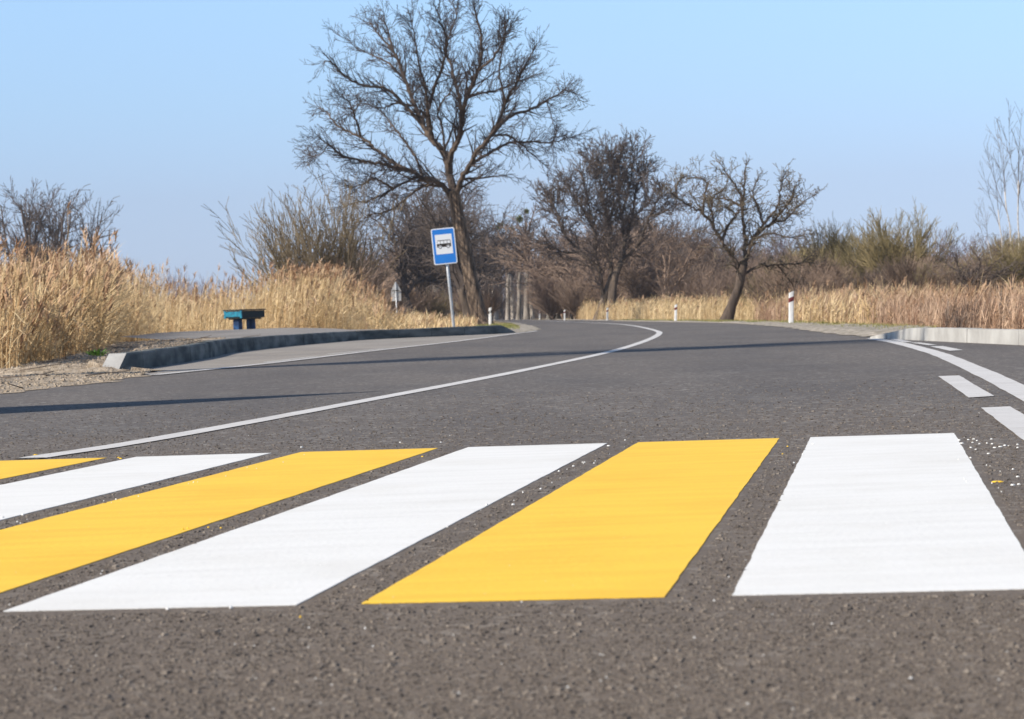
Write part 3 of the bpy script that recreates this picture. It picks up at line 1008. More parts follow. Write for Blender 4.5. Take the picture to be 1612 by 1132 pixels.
short('short_grass', 9000, short_right, MT['lawn'], .03, .10, 'thin short grass between the right gravel and the tall grass', .012)
short('short_grass', 4000, lambda: (lambda y: (float(XL(y)) - random.uniform(.5, 2.2), y))(random.uniform(60, 110)), MT['lawn'], .03, .12, 'green short grass at the foot of the big leaning tree', .014)
short('short_grass', 2200, lambda: (lambda y: (float(XL(y)) - random.uniform(1.4, 2.8), y))(random.uniform(16, 36)), MT['dgrass'], .04, .16, 'broken dead stalks on the crest of the left soil bank', .006)

# green weed on the bank
wp = atY(151, 556, 25.5)
root = empty('weed_plant', tuple(wp)); tag(root, 'small bright green weed on the left soil bank', 'weed')
mb = MB()
for k in range(46):
    a = random.random() * 6.28; r = random.uniform(.02, .16)
    P = np.array([[math.cos(a) * r * .6, math.sin(a) * r * .5, random.uniform(-.03, .0)]])
    blades(mb, P, np.array([random.uniform(.01, .06)]), np.array([[math.cos(a) * .07, math.sin(a) * .07]]), np.array([.035]), np.array([a + 1.57]), 3, taper=.9)
mb.build('leaves', MT['weed'], root)


# ------------------------------------------------------------------ trees
def rot_about(d, ang):
    ax = d.orthogonal().normalized()
    ax.rotate(Matrix.Rotation(random.random() * 2 * math.pi, 3, d))
    v = d.copy(); v.rotate(Matrix.Rotation(ang, 3, ax))
    return v


def grow(segs, p, d, L, r, lvl, mx, P):
    n = max(2, int(L / P['seg'][min(lvl, len(P['seg']) - 1)]))
    st = L / n
    jit = P['jit']; tr = P['trop']
    dens = P['dens'][min(lvl, len(P['dens']) - 1)]
    rr = r
    for i in range(n):
        d = (d + Vector((random.gauss(0, jit), random.gauss(0, jit), random.gauss(0, jit) + tr))).normalized()
        q = p + d * st
        r1 = max(P['rmin'], r * (1 - .8 * (i + 1) / n))
        segs.append((p, q, rr, r1))
        if lvl < mx and i >= (0 if lvl else P.get('first', 1)):
            c = dens
            while c > 0:
                if random.random() < c:
                    cd_ = rot_about(d, random.uniform(*P['ang']))
                    cl = L * P['ratio'] * random.uniform(.5, 1.15) * (1 - .45 * i / n)
                    if cl > P['lmin']:
                        grow(segs, p.lerp(q, random.random()), cd_, cl, max(P['rmin'], min(r1, rr) * P['rr']), lvl + 1, mx, P)
                c -= 1
        p, rr = q, r1
    return p


def split(segs, thr):
    return [s for s in segs if s[2] > thr], [s for s in segs if s[2] <= thr]


def traced_tree(name, label, cat, Y, trunk, limbs, P, mats, depth=1.0, lscale=1.0, bare=.7, k_tr=14, per=.5, group=None, flute=.06, seed=1, kl=7):
    """trunk: [(px,py,r)], limbs: [(r0, [(px,py)...])] outline traced in the photo, given real depth"""
    random.seed(seed)
    base = atY(trunk[0][0], trunk[0][1], Y)
    gz = float(terrain(np.array([base.x]), np.array([base.y]))[0])
    root = empty(name, (base.x, base.y, gz)); tag(root, label, cat, group)
    o = Vector((base.x, base.y, gz))
    tp = [atY(x, y, Y) for x, y, r in trunk]
    tr_ = [r for x, y, r in trunk]
    tp[0].z = gz - .1
    c = catmull(tp, 5); rr = np.interp(np.linspace(0, len(tp) - 1, len(c)), range(len(tp)), tr_)
    rr = [a * (1 + .28 * max(0, 1 - i / 3.0)) if i < 3 else a for i, a in enumerate(rr)]
    mb = MB(); mb.tube([p - o for p in c], rr, k_tr, bump=.05, flute=flute)
    mb.build('trunk', mats[0], root, smooth=True)
    mb = MB(); tw = []
    top = c[-1]
    known = []
    for r0, pts in limbs:
        n = len(pts)
        # how deep this limb leans towards or away from the camera
        sgn = random.choice([-1, 1]); amt = random.uniform(.2, 1.0) * depth
        P3 = []
        for i, (x, y) in enumerate(pts):
            t = i / (n - 1)
            P3.append((x, y, sgn * amt * t ** 1.1))
        # a limb that leaves an earlier one starts at that one's depth
        best, d0y = 14.0, 0.0
        for (ex, ey, ed) in known:
            dd_ = math.hypot(ex - pts[0][0], ey - pts[0][1])
            if dd_ < best: best, d0y = dd_, ed
        P3 = [(x, y, d0y + v) for x, y, v in P3]
        for i in range(n - 1):
            for k in range(6):
                known.append(tuple(P3[i][j] * (1 - k / 6) + P3[i + 1][j] * k / 6 for j in range(3)))
        q3 = []
        for x, y, dy in P3:
            q3.append(atY(x, y, Y + dy))
        cc = catmull(q3, 6)
        N = len(cc)
        rads = [max(.012, r0 * lscale * (1 - t) ** .8 + .012) for t in np.linspace(0, 1, N)]
        cc = [p + Vector((random.gauss(0, .02), random.gauss(0, .02), random.gauss(0, .02))) * min(1, i / 4) for i, p in enumerate(cc)]
        mb.tube([p - o for p in cc], rads, kl, bump=.05, cap=True, mi=1)
        tot = sum((cc[i + 1] - cc[i]).length for i in range(N - 1))
        for i in range(2, N - 1):
            d0 = (cc[i + 1] - cc[i]).normalized()
            stp = (cc[i + 1] - cc[i]).length
            t = i / (N - 1)
            c_ = per * stp * (bare + (1 - bare) * 1.6 * t)
            while c_ > 0:
                if random.random() < c_:
                    out = (cc[i] - top); out = out.normalized() if out.length > .1 else Vector((0, 0, 1))
                    d1 = (rot_about(d0, random.uniform(.45, 1.15)) + out * .35).normalized()
                    grow(tw, cc[i].lerp(cc[i + 1], random.random()), d1, P['L0'] * random.uniform(.4, 1.15) * (1.8 if random.random() < .16 and t < .7 else 1) * (1 - .35 * t), max(P['rmin'] * 1.6, rads[i] * .45), 0, P['mx'], P)
                c_ -= 1
        grow(tw, cc[-1], (cc[-1] - cc[-2]).normalized(), P['L0'] * .55, rads[-1], 0, P['mx'], P)
    tw = [(a - o, b - o, r, s) for a, b, r, s in tw]
    A, B = split(tw, P['rmin'] * 2.6)
    mb.prisms(A, 5); mb.prisms(B, 3)
    mb.build('crown', [mats[1], mats[2]], root)
    return root


# --- the big leaning roadside tree
Z6 = lambda pts: [(460 + x / 2.696, y / 2.696) for x, y in pts]
BIG = [
    (.30, Z6([(690, 832), (672, 770), (660, 700), (645, 645), (600, 600), (560, 545), (520, 450), (480, 340), (430, 215), (400, 120), (385, 50)])),
    (.16, Z6([(600, 600), (585, 540), (575, 470), (568, 385), (545, 300), (520, 180), (508, 60)])),
    (.12, Z6([(580, 460), (602, 370), (640, 275), (655, 170), (625, 80), (600, 8)])),
    (.24, Z6([(668, 740), (670, 670), (705, 590), (722, 500), (740, 415), (790, 300), (803, 180), (780, 60), (770, 10)])),
    (.14, Z6([(722, 500), (702, 390), (680, 295), (652, 205), (690, 90), (705, 8)])),
    (.22, Z6([(692, 840), (722, 750), (762, 690), (785, 640), (850, 570), (910, 425), (960, 335), (1000, 255), (1040, 185)])),
    (.13, Z6([(850, 570), (915, 500), (1000, 470), (1080, 430), (1150, 388), (1205, 398)])),
    (.12, Z6([(765, 692), (830, 655), (920, 608), (1010, 603), (1110, 602), (1225, 568)])),
    (.20, Z6([(672, 830), (625, 775), (560, 765), (500, 722), (430, 710), (330, 686), (220, 665), (150, 612), (105, 580)])),
    (.14, Z6([(480, 720), (430, 690), (350, 630), (290, 580), (200, 540), (150, 482), (110, 452)])),
    (.08, Z6([(290, 580), (268, 500), (245, 440), (195, 400)])),
    (.03, Z6([(150, 612), (130, 650), (100, 660), (75, 680)])),
    (.10, Z6([(640, 790), (560, 790), (500, 830), (420, 890), (335, 910), (290, 945)])),
    (.10, Z6([(610, 775), (540, 750), (430, 800), (330, 850), (262, 862), (215, 885)])),
    (.13, Z6([(550, 530), (480, 450), (400, 378), (300, 362), (220, 322), (175, 272), (140, 255)])),
    (.10, Z6([(560, 765), (520, 660), (470, 590), (430, 540), (385, 480), (330, 430)])),
    (.09, Z6([(790, 300), (850, 250), (890, 180), (925, 130)])),
    (.09, Z6([(740, 415), (800, 395), (860, 385), (950, 350), (1035, 315)])),
    (.08, Z6([(480, 340), (410, 270), (340, 235), (260, 200)])),
    (.07, Z6([(430, 215), (370, 150), (330, 95)])),
    (.07, Z6([(905, 430), (880, 330), (885, 250), (900, 160), (905, 95)])),
    (.08, Z6([(650, 660), (640, 560), (620, 470), (660, 400), (700, 340)])),
    (.08, Z6([(850, 575), (930, 580), (1000, 640), (1060, 690)])),
    (.025, Z6([(1080, 430), (1100, 500), (1120, 560), (1100, 620)])),
    (.07, Z6([(430, 800), (350, 760), (300, 780), (240, 800)])),
    (.07, Z6([(520, 450), (440, 440), (380, 460), (300, 440), (230, 470)])),
]
PB = dict(seg=[.26, .2, .16, .14], jit=.10, trop=.03, dens=[1.0, .9, .6], ratio=.6, rr=.6, rmin=.0085, ang=(.35, .95), lmin=.16, first=0, L0=1.5, mx=3)
traced_tree('linden_tree', 'big bare tree with leaning trunk and wide round crown behind the bus stop sign', 'tree', 109.5,
            [(760, 514, .44), (752, 490, .35), (741, 440, .30), (731, 390, .28), (723, 350, .30), (720, 340, .265), (717, 315, .25), (713, 300, .23)],
            [(r_ * .56, p_) for r_, p_ in BIG], PB, (MT['bark'], MT['twig'], MT['limb']), depth=4.5, per=9.0, bare=.15, k_tr=22, seed=11)

Z4 = lambda pts: [(850 + x / 3.431, 210 + y / 3.431) for x, y in pts]
PA = dict(seg=[.16, .12, .1], jit=.28, trop=.03, dens=[1.1, .8, .4], ratio=.55, rr=.65, rmin=.0085, ang=(.5, 1.3), lmin=.07, first=0, L0=.85, mx=2)
traced_tree('apple_tree', 'low gnarled bare fruit tree leaning beside the road on the right', 'tree', 86,
            [(1141, 507, .24), (1153, 478, .17), (1164, 449, .15), (1167, 430, .16), (1171, 412, .15)],
            [(.11, Z4([(1085, 760), (1060, 700), (1020, 640), (985, 590), (940, 510), (880, 430), (810, 390), (740, 350), (700, 310)])),
             (.07, Z4([(985, 590), (1000, 520), (1060, 440), (1090, 380), (1060, 290), (1010, 220), (970, 160)])),
             (.10, Z4([(1100, 720), (1112, 600), (1100, 480), (1095, 380), (1105, 270), (1110, 185)])),
             (.09, Z4([(1110, 690), (1150, 570), (1200, 500), (1180, 400), (1150, 330), (1180, 230)])),
             (.07, Z4([(1150, 560), (1240, 500), (1330, 460), (1400, 390), (1490, 325)])),
             (.07, Z4([(1105, 760), (1180, 718), (1280, 710), (1400, 700), (1490, 640)])),
             (.05, Z4([(1200, 500), (1280, 400), (1300, 300), (1312, 240)])),
             (.05, Z4([(880, 430), (890, 340), (900, 270), (850, 235), (780, 250)])),
             (.04, Z4([(1280, 710), (1340, 780), (1380, 840)])),
             (.05, Z4([(1150, 570), (1250, 540), (1350, 560), (1460, 540)])),
             (.05, Z4([(740, 350), (735, 290), (770, 240), (820, 230)])),
             (.05, Z4([(940, 510), (930, 420), (940, 340), (1000, 300)])),
             (.05, Z4([(1095, 400), (1030, 360), (960, 350), (900, 370)])),
             (.05, Z4([(1240, 500), (1290, 440), (1370, 330), (1350, 300)])),
             (.04, Z4([(1060, 440), (1000, 400), (950, 420)]))],
            PA, (MT['limb'], MT['apple_twig'], MT['limb']), depth=1.4, per=12.0, lscale=.62, k_tr=10, seed=5, kl=6)

PD = dict(seg=[.3, .22, .18], jit=.15, trop=.05, dens=[1.1, 1.0, .7], ratio=.6, rr=.6, rmin=.015, ang=(.35, .9), lmin=.15, first=0, L0=1.9, mx=3)
dt = traced_tree('twin_trunk_tree', 'dense dark bare tree with two crossing trunks beyond the bend', 'tree', 150,
            [(941, 506, .28), (950, 475, .25), (958, 452, .22), (963, 437, .2)],
            [(.16, Z4([(385, 775), (380, 620), (370, 500), (330, 300), (290, 130)])),
             (.14, Z4([(345, 900), (330, 800), (300, 640), (285, 480), (250, 330), (230, 220)])),
             (.12, Z4([(330, 740), (220, 640), (130, 540), (80, 400), (30, 330)])),
             (.14, Z4([(400, 790), (440, 690), (455, 600), (440, 450), (420, 300), (430, 180), (440, 80)])),
             (.12, Z4([(440, 690), (530, 600), (590, 450), (640, 350), (650, 290)])),
             (.12, Z4([(455, 600), (500, 450), (520, 300), (575, 170)])),
             (.10, Z4([(310, 560), (240, 430), (170, 320), (140, 260)])),
             (.10, Z4([(370, 500), (400, 350), (380, 200), (370, 100)])),
             (.08, Z4([(590, 450), (680, 420), (740, 400)])),
             (.08, Z4([(220, 640), (110, 640), (20, 560)])),
             (.08, Z4([(440, 450), (480, 300), (500, 180), (500, 90)]))],
            PD, (MT['bark_dark'], MT['twig_brown'], MT['bark_dark']), depth=2.5, per=11.0, bare=.15, lscale=.75, k_tr=10, seed=3, kl=6)
# its second stem
mb = MB(); o_ = Vector(dt.location)
cc = catmull([atY(x, y, 149.2) for x, y in Z4([(372, 1012), (388, 900), (402, 790), (440, 690)])], 4)
cc[0].z = -.3
mb.tube([p - o_ for p in cc], list(np.linspace(.3, .18, len(cc))), 10, bump=.05)
mb.build('trunk', MT['bark_dark'], dt, smooth=True)


# --- prototypes
def copy_thing(src, loc, rz=0.0, sc=1.0, label=None, group=None, cat=None, sz=None):
    r = src.copy(); COL.objects.link(r)
    r.location = loc; r.rotation_euler = (random.uniform(-.03, .03), random.uniform(-.03, .03), rz)
    r.scale = (sc, sc, sz or sc)
    if label: r['label'] = label
    if group: r['group'] = group
    if cat: r['category'] = cat
    for ch in list(src.children):
        c = ch.copy(); COL.objects.link(c); c.parent = r
        for g2 in list(ch.children):
            d = g2.copy(); COL.objects.link(d); d.parent = c
    return r


def proto(name, cat, H, tr, P, mats, seed, forks=5, base_frac=.3, spread=.6, stems=1, lean=0.0, label='', klimb=5):
    random.seed(seed)
    root = empty(name); tag(root, label, cat)
    tb, cb, tw = MB(), MB(), []
    for s_ in range(stems):
        a0 = random.random() * 6.28
        off = Vector((math.cos(a0), math.sin(a0), 0)) * (0 if stems == 1 else tr * 1.5)
        dirn = Vector((math.cos(a0) * spread * .5 * (stems > 1) + lean, math.sin(a0) * spread * .5 * (stems > 1), 1)).normalized()
        n = 7; pts = [off + Vector((0, 0, -.25))]; rad = [tr * 1.5]
        hb = H * base_frac
        p = off.copy()
        pts.append(p.copy()); rad.append(tr * 1.2)
        for i in range(n):
            dirn = (dirn + Vector((random.gauss(0, .06), random.gauss(0, .06), .02))).normalized()
            p = p + dirn * hb / n
            pts.append(p.copy()); rad.append(tr * (1 - .25 * (i + 1) / n))
        tb.tube(pts, rad, 9, bump=.06)
        for f in range(forks):
            q = pts[-1].lerp(pts[-3], random.random() * .9)
            dd = (Vector((random.gauss(0, spread), random.gauss(0, spread), 1.0)) + dirn * .3).normalized() if f else dirn
            grow(tw, q, dd, (H - hb) * random.uniform(.65, 1.0) * (1 if f else 1.05), tr * random.uniform(.4, .65), 0, P['mx'], P)
    A, B = split(tw, P['rmin'] * 2.2)
    cb.prisms(A, klimb); cb.prisms(B, 3)
    tb.build('trunk', mats[0], root, smooth=True)
    cb.build('crown', mats[1], root)
    return root


P1 = dict(seg=[.55, .4, .3, .25], jit=.12, trop=.05, dens=[1.2, 1.2, 1.0], ratio=.52, rr=.58, rmin=.017, ang=(.4, 1.0), lmin=.3, first=1, mx=3)
P2 = dict(seg=[.5, .35, .3, .25], jit=.22, trop=.03, dens=[1.15, 1.1, .9], ratio=.52, rr=.6, rmin=.015, ang=(.5, 1.2), lmin=.3, first=1, mx=3)
PS = dict(seg=[.3, .25, .2], jit=.07, trop=.035, dens=[1.9, 1.5, .7], ratio=.48, rr=.6, rmin=.0068, ang=(.15, .55), lmin=.2, first=1, mx=2)
PBi = dict(seg=[.4, .3, .2], jit=.06, trop=.06, dens=[1.5, 1.2, .8], ratio=.36, rr=.5, rmin=.0062, ang=(.35, .8), lmin=.2, first=1, mx=2)

pr_a = proto('avenue_tree', 'tree', 10, .32, P1, (MT['bark_grey'], MT['twig_brown']), 21, forks=6, base_frac=.28, spread=.42)
pr_v = proto('avenue_tree', 'tree', 11, .27, P1, (MT['bark_pale'], MT['twig_brown']), 31, forks=6, base_frac=.5, spread=.5)
pr_b = proto('avenue_tree', 'tree', 10, .34, P2, (MT['bark_dark'], MT['twig_brown']), 22, forks=6, base_frac=.24, spread=.6)
pr_c = proto('bare_tree', 'tree', 8, .16, P1, (MT['bark_grey'], MT['twig_red']), 23, forks=4, base_frac=.22, spread=.4, stems=2)
pr_s = proto('bare_shrub', 'shrub', 4, .045, PS, (MT['twig_red'], MT['twig_red']), 24, forks=3, base_frac=.10, spread=.6, stems=14)
pr_o = proto('bare_shrub', 'shrub', 4, .045, PS, (MT['twig_olive'], MT['twig_olive']), 25, forks=4, base_frac=.10, spread=.62, stems=15)
pr_bi = proto('birch_tree', 'tree', 9, .030, PBi, (MT['birch'], MT['twig_brown']), 26, forks=3, base_frac=.55, spread=.14)
pr_bi.children[0].parent = pr_bi
protos_used = set()


def put(src, px, Y, H, h0, label, group=None, cat=None, rz=None, zoff=0.0, wide=1.0):
    """a copy standing where the photo column px meets distance Y"""
    p = atY(px, 500, Y)
    z = float(terrain(np.array([p.x]), np.array([Y]))[0])
    s_ = H / h0
    rz = random.random() * 6.28 if rz is None else rz
    if src.name not in protos_used:
        protos_used.add(src.name)
        src.location = (p.x, Y, z); src.rotation_euler = (0, 0, rz); src.scale = (s_ * wide, s_ * wide, s_)
        src['label'] = label
        if group: src['group'] = group
        if cat: src['category'] = cat
        return src
    return copy_thing(src, (p.x, Y, z), rz, s_ * wide, label, group, cat, sz=s_)


random.seed(99)
# trees behind and left of the bus stop sign
put(pr_b, 645, 170, 10.0, 10, 'dark forked bare tree directly right of the two grey sign backs', rz=1.0)
put(pr_b, 737, 135, 8.6, 10, 'dark bare tree immediately behind the trunk of the big leaning tree', rz=2.2)
put(pr_v, 829, 235, 11.4, 11, 'tall grey bare tree with green mistletoe balls at the end of the avenue', rz=.4)
mist_root = [o for o in COL.objects if o.name == pr_v.name][0]
for (px, py, r) in [(787, 356, .42), (818, 345, .45), (829, 333, .3), (806, 361, .3)]:
    c = atY(px, py, 240)
    mb = MB()
    n = 240
    D = RNG.normal(0, 1, (n, 3)); D /= np.linalg.norm(D, axis=1, keepdims=True)
    R0 = (RNG.random((n, 1)) ** .4) * r
    a = np.concatenate([D * R0 * .4, D * R0, np.full((n, 1), .03), np.full((n, 1), .02)], 1)
    mb.prisms_np(a, 3)
    mo = mb.build('mistletoe_ball', MT['mistletoe'], None, loc=tuple(c))
    tag(mo, 'green mistletoe ball in the tall grey tree at the end of the avenue', 'mistletoe', 'mistletoe balls in the far avenue tree')

AV = 'bare trees lining the far avenue'
LAB_AV = 'bare grey roadside tree standing in the distant row left of the mistletoe tree'
for px, Y, H in [(764, 235, 9), (772, 270, 9), (781, 250, 9), (790, 300, 10.5), (799, 240, 8.8), (807, 280, 10), (816, 225, 8.6), (822, 300, 11), (838, 300, 10)]:
    put(pr_v, px, Y, H, 11, LAB_AV, AV)
G2 = 'dark bare trees behind the bus stop sign'
L2 = 'dark bare tree in the clump between the grey sign backs and the big tree'
for px, Y, H in [(x_, y_, h_ * 1.28) for x_, y_, h_ in [(590, 220, 7.0), (665, 250, 12.0), (690, 200, 9.5), (724, 250, 11.0), (752, 220, 8.6), (668, 175, 8.0), (690, 260, 12), (640, 250, 10.5), (712, 280, 12), (745, 262, 9.5)]]:
    put(random.choice([pr_b, pr_a, pr_b]), px, Y, H, 10, L2, G2)
# right of the avenue
put(pr_c, 1040, 150, 6.6, 8, 'slender pale forked tree between the twin trunk tree and the fruit tree', rz=.3)
put(pr_c, 1004, 152, 4.4, 8, 'low many stemmed tree just right of the twin trunk tree', rz=2.0)
G3 = 'brown bare trees of the wood right of the avenue'
L3 = 'brown bare tree in the mixed wood behind the roadside trees'
for k in range(64):
    px = random.uniform(850, 1290)
    Y = random.uniform(185, 300)
    top = np.interp(px, [850, 900, 1000, 1060, 1130, 1300], [385, 395, 330, 345, 372, 380])
    vl = 497 - .035 * (px - 806)
    H = (vl - top) * Y / FPX * random.uniform(.8, 1.15)
    put(random.choice([pr_c, pr_c, pr_a, pr_b]), px, Y, H, 8 if False else 9, L3, G3, wide=random.uniform(1.0, 1.4))
# shrubs on the right
G4 = 'twiggy bare shrubs behind the right grass'
spec = [(pr_o, 1425, 105, 3.5, 'rounded olive green shrub behind the grass above the right kerb'),
        (pr_o, 1385, 112, 2.9, 'olive brown shrub immediately left of the rounded olive green one'),
        (pr_o, 1318, 125, 3.7, 'pale yellow green shrub behind the red banded marker post'),
        (pr_o, 1345, 130, 3.2, 'yellowish shrub right of the palest yellow green shrub')]
for s_, px, Y, H, lab in spec: put(s_, px, Y, H * 1.12, 4, lab, G4, wide=1.15)
L5 = 'brown twiggy bush in the thicket above the right grass'
for k in range(60):
    px = random.uniform(1190, 1625); Y = random.uniform(82, 165)
    top = np.interp(px, [1190, 1250, 1300, 1420, 1500, 1560, 1625], [430, 400, 398, 388, 405, 392, 372])
    vl = 497 - .035 * (px - 806)
    H = ((vl - top) * Y / FPX + .6) * random.uniform(.7, 1.0)
    put(random.choice([pr_s, pr_s, pr_o, pr_s, pr_s, pr_s]), px, Y, H, 4, L5, G4, wide=random.uniform(1.1, 1.6))
G6 = 'brown bushes at the foot of the wood beyond the bend'
L6 = 'low brown bush along the foot of the wood beyond the bend'
for k in range(44):
    px = random.uniform(850, 1200); Y = random.uniform(172, 215)
    vl = 497 - .035 * (px - 806)
    put(random.choice([pr_s, pr_s, pr_c]), px, Y, random.uniform(2.4, 4.6), 4.5, L6, G6, wide=random.uniform(1.1, 1.7))
L7 = 'low bush among the dark trees behind the bus stop sign'
for k in range(18):
    px = random.uniform(560, 770); Y = random.uniform(168, 240)
    put(random.choice([pr_s, pr_o, pr_s]), px, Y, random.uniform(1.8, 3.6), 4, L7, 'bushes among the trees behind the bus stop', wide=random.uniform(1.2, 1.7))
# birches at the right edge
for px, Y, H, lab in [(1583, 118, 8.6, 'leftmost thin white birch at the right edge of the photo'), (1596, 122, 10.4, 'tall thin white birch second from the left at the right edge'),
                      (1606, 116, 10.8, 'tallest thin white birch of the group at the right edge'), (1617, 124, 8.8, 'thin white birch cut by the right edge of the photo'),
                      (1570, 126, 6.4, 'small thin birch standing left of the white birch group'), (1180 + 5, 150, 3.6, 'small whitish birch behind the fruit tree trunk')]:
    put(pr_bi, px, Y, H, 9, lab, 'thin birches at the right')
# gnarled dark bush before the birches
put(pr_b, 1548, 62, 2.3, 10, 'dark gnarled little tree in the grass above the right kerb', 'twiggy bare shrubs behind the right grass', cat='small tree', rz=1.1, wide=1.5)

# left: far trees beyond the reeds
for px, Y, H, lab in [(-8, 190, 11.5, 'bare tree cut by the left edge of the photo beyond the reeds'), (30, 200, 13.5, 'tallest bare tree beyond the left reeds'),
                      (66, 205, 13.5, 'bare tree second from the left beyond the reeds'), (102, 200, 12.6, 'bare tree third from the left beyond the reeds'),
                      (140, 198, 12.0, 'thin bare tree standing rightmost beyond the left reeds')]:
    put(pr_a, px, Y, H, 10, lab, 'bare trees beyond the left reeds', wide=.8)

# willow shrub
random.seed(41)
root = empty('willow_shrub', tuple(atY(512, 512, 92))); root.location.z = -.35
tag(root, 'large fan shaped bare willow shrub behind the reeds right of the bench', 'shrub')
sg = []
PW = dict(seg=[.3, .25, .2], jit=.06, trop=.055, dens=[.8, .6], ratio=.45, rr=.6, rmin=.009, ang=(.2, .6), lmin=.25, first=2, mx=2)
for k in range(115):
    a = random.choice([random.uniform(-1.2, .0), random.uniform(-.8, .65)])
    dd = Vector((math.sin(a), random.gauss(0, .3), math.cos(a) + .1)).normalized()
    L_ = random.uniform(3.6, 5.4) * (1.0 if a > -.8 else .85)
    grow(sg, Vector((random.gauss(.2, .45), random.gauss(0, .4), 0)), dd, L_, random.uniform(.022, .045), 0, 2, PW)
A, B = split(sg, .02)
mb = MB(); mb.prisms(A, 5); mb.build('trunk', MT['twig_olive'], root)
mb = MB(); mb.prisms(B, 3); mb.build('crown', MT['twig_pale'], root)
# small bare trees between willow and the sign backs
G8 = 'light bare shrubs between the willow and the grey sign backs'
for px, Y, H in [(585, 170, 6.6), (560, 160, 6.0), (600, 180, 6.4), (545, 165, 6.0)]:
    put(pr_c, px, Y, H, 8, 'light bare shrub between the willow and the grey sign backs', G8)
put(pr_s, 520, 88, 2.6, 4, 'low brown bush at the foot of the fan shaped willow', cat='shrub', wide=1.8)
put(pr_s, 565, 84, 1.5, 4, 'low reddish tangle of twigs above the bend of the left kerb', cat='shrub', wide=2.6)


# ------------------------------------------------------------------ far woods as masses of twigs
def twig_mass(name, m, ells, n, ln, r, label):
    w_ = np.array([e[3] * e[5] for e in ells]); w_ = w_ / w_.sum()
    idx = RNG.choice(len(ells), n, p=w_)
    E = np.array(ells)[idx]
    D = RNG.normal(0, 1, (n, 3)); D /= np.linalg.norm(D, axis=1, keepdims=True)
    D[:, 2] = np.abs(D[:, 2]) * 1.0 - .25 * RNG.random(n)
    R0 = RNG.random((n, 1)) ** .45
    p = E[:, :3] + D * R0 * E[:, 3:6]
    d = D * np.array([[.7, .7, .6]]) + np.array([[0, 0, .7]]) + RNG.normal(0, .35, (n, 3))
    d /= np.linalg.norm(d, axis=1, keepdims=True)
    q = p + d * (ln * RNG.uniform(.5, 1.3, (n, 1)))
    a = np.concatenate([p, q, np.full((n, 1), r), np.full((n, 1), r * .4)], 1)
    mb = MB(); mb.prisms_np(a, 3)
    return tag(mb.build(name, m), label, 'wood', kind='stuff')


random.seed(5)
ells = []
for k in range(240):
    px = random.uniform(-60, 1680); Y = random.uniform(430, 560)
    p = atY(px, 490, Y)
    vl = 497 - .035 * (px - 806)
    top = np.interp(px, [-60, 0, 200, 250, 330, 420, 560, 760, 830, 1000, 1200, 1290, 1330, 1380, 1430, 1460, 1500, 1530, 1600], [470, 460, 440, 428, 440, 447, 400, 350, 385, 380, 372, 362, 378, 372, 358, 360, 358, 372, 374])
    H = max(3, (vl - top) * Y / FPX) * random.uniform(1.0, 1.22)
    rx = random.uniform(2.2, 4.2)
    ells.append((p.x, Y, H * .35, rx, rx, H * .62))
    ells.append((p.x + random.uniform(-3, 3), Y + 2, 0, 5, 4, H * .55))
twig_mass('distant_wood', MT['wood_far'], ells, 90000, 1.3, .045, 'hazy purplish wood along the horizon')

ells = []
for k in range(90):
    px = random.uniform(755, 1010); Y = random.uniform(320, 420)
    p = atY(px, 490, Y)
    if float(XL(Y)) - 3 < p.x < float(XR(Y)) + 3: continue
    vl = 497 - .035 * (px - 806)
    top = np.interp(px, [755, 790, 840, 900, 1010], [375, 388, 392, 385, 360])
    H = max(3, (vl - top) * Y / FPX) * random.uniform(.75, 1.0)
    ells.append((p.x, Y, H * .4, 2.6, 2.6, H * .55)); ells.append((p.x, Y, 0, 3.4, 3, H * .5))
for k in range(60):
    px = random.uniform(580, 770); Y = random.uniform(270, 360)
    p = atY(px, 490, Y); vl = 497 - .035 * (px - 806)
    top = np.interp(px, [580, 640, 760], [400, 350, 345])
    H = max(3, (vl - top) * Y / FPX) * random.uniform(.7, 1.0)
    ells.append((p.x, Y, H * .4, 2.4, 2.4, H * .5)); ells.append((p.x, Y, 0, 3.4, 3, H * .5))
twig_mass('dense_wood', MT['twig_brown'], ells, 70000, .9, .03, 'dense dark brown wood closing the view behind the avenue')

ells = []
for k in range(130):
    px = random.uniform(1010, 1680); Y = random.uniform(170, 240)
    p = atY(px, 490, Y); vl = 497 - .035 * (px - 806)
    top = np.interp(px, [1010, 1080, 1150, 1290, 1420, 1500, 1560, 1680], [370, 380, 395, 400, 400, 410, 392, 380])
    H = max(2, (vl - top) * Y / FPX) * random.uniform(.75, 1.0)
    ells.append((p.x, Y, H * .3, 1.8, 1.8, H * .55)); ells.append((p.x, Y, -.2, 2.4, 2, H * .5))
twig_mass('thicket', MT['twig_red'], ells, 90000, .6, .016, 'reddish brown thicket behind the shrubs on the right')

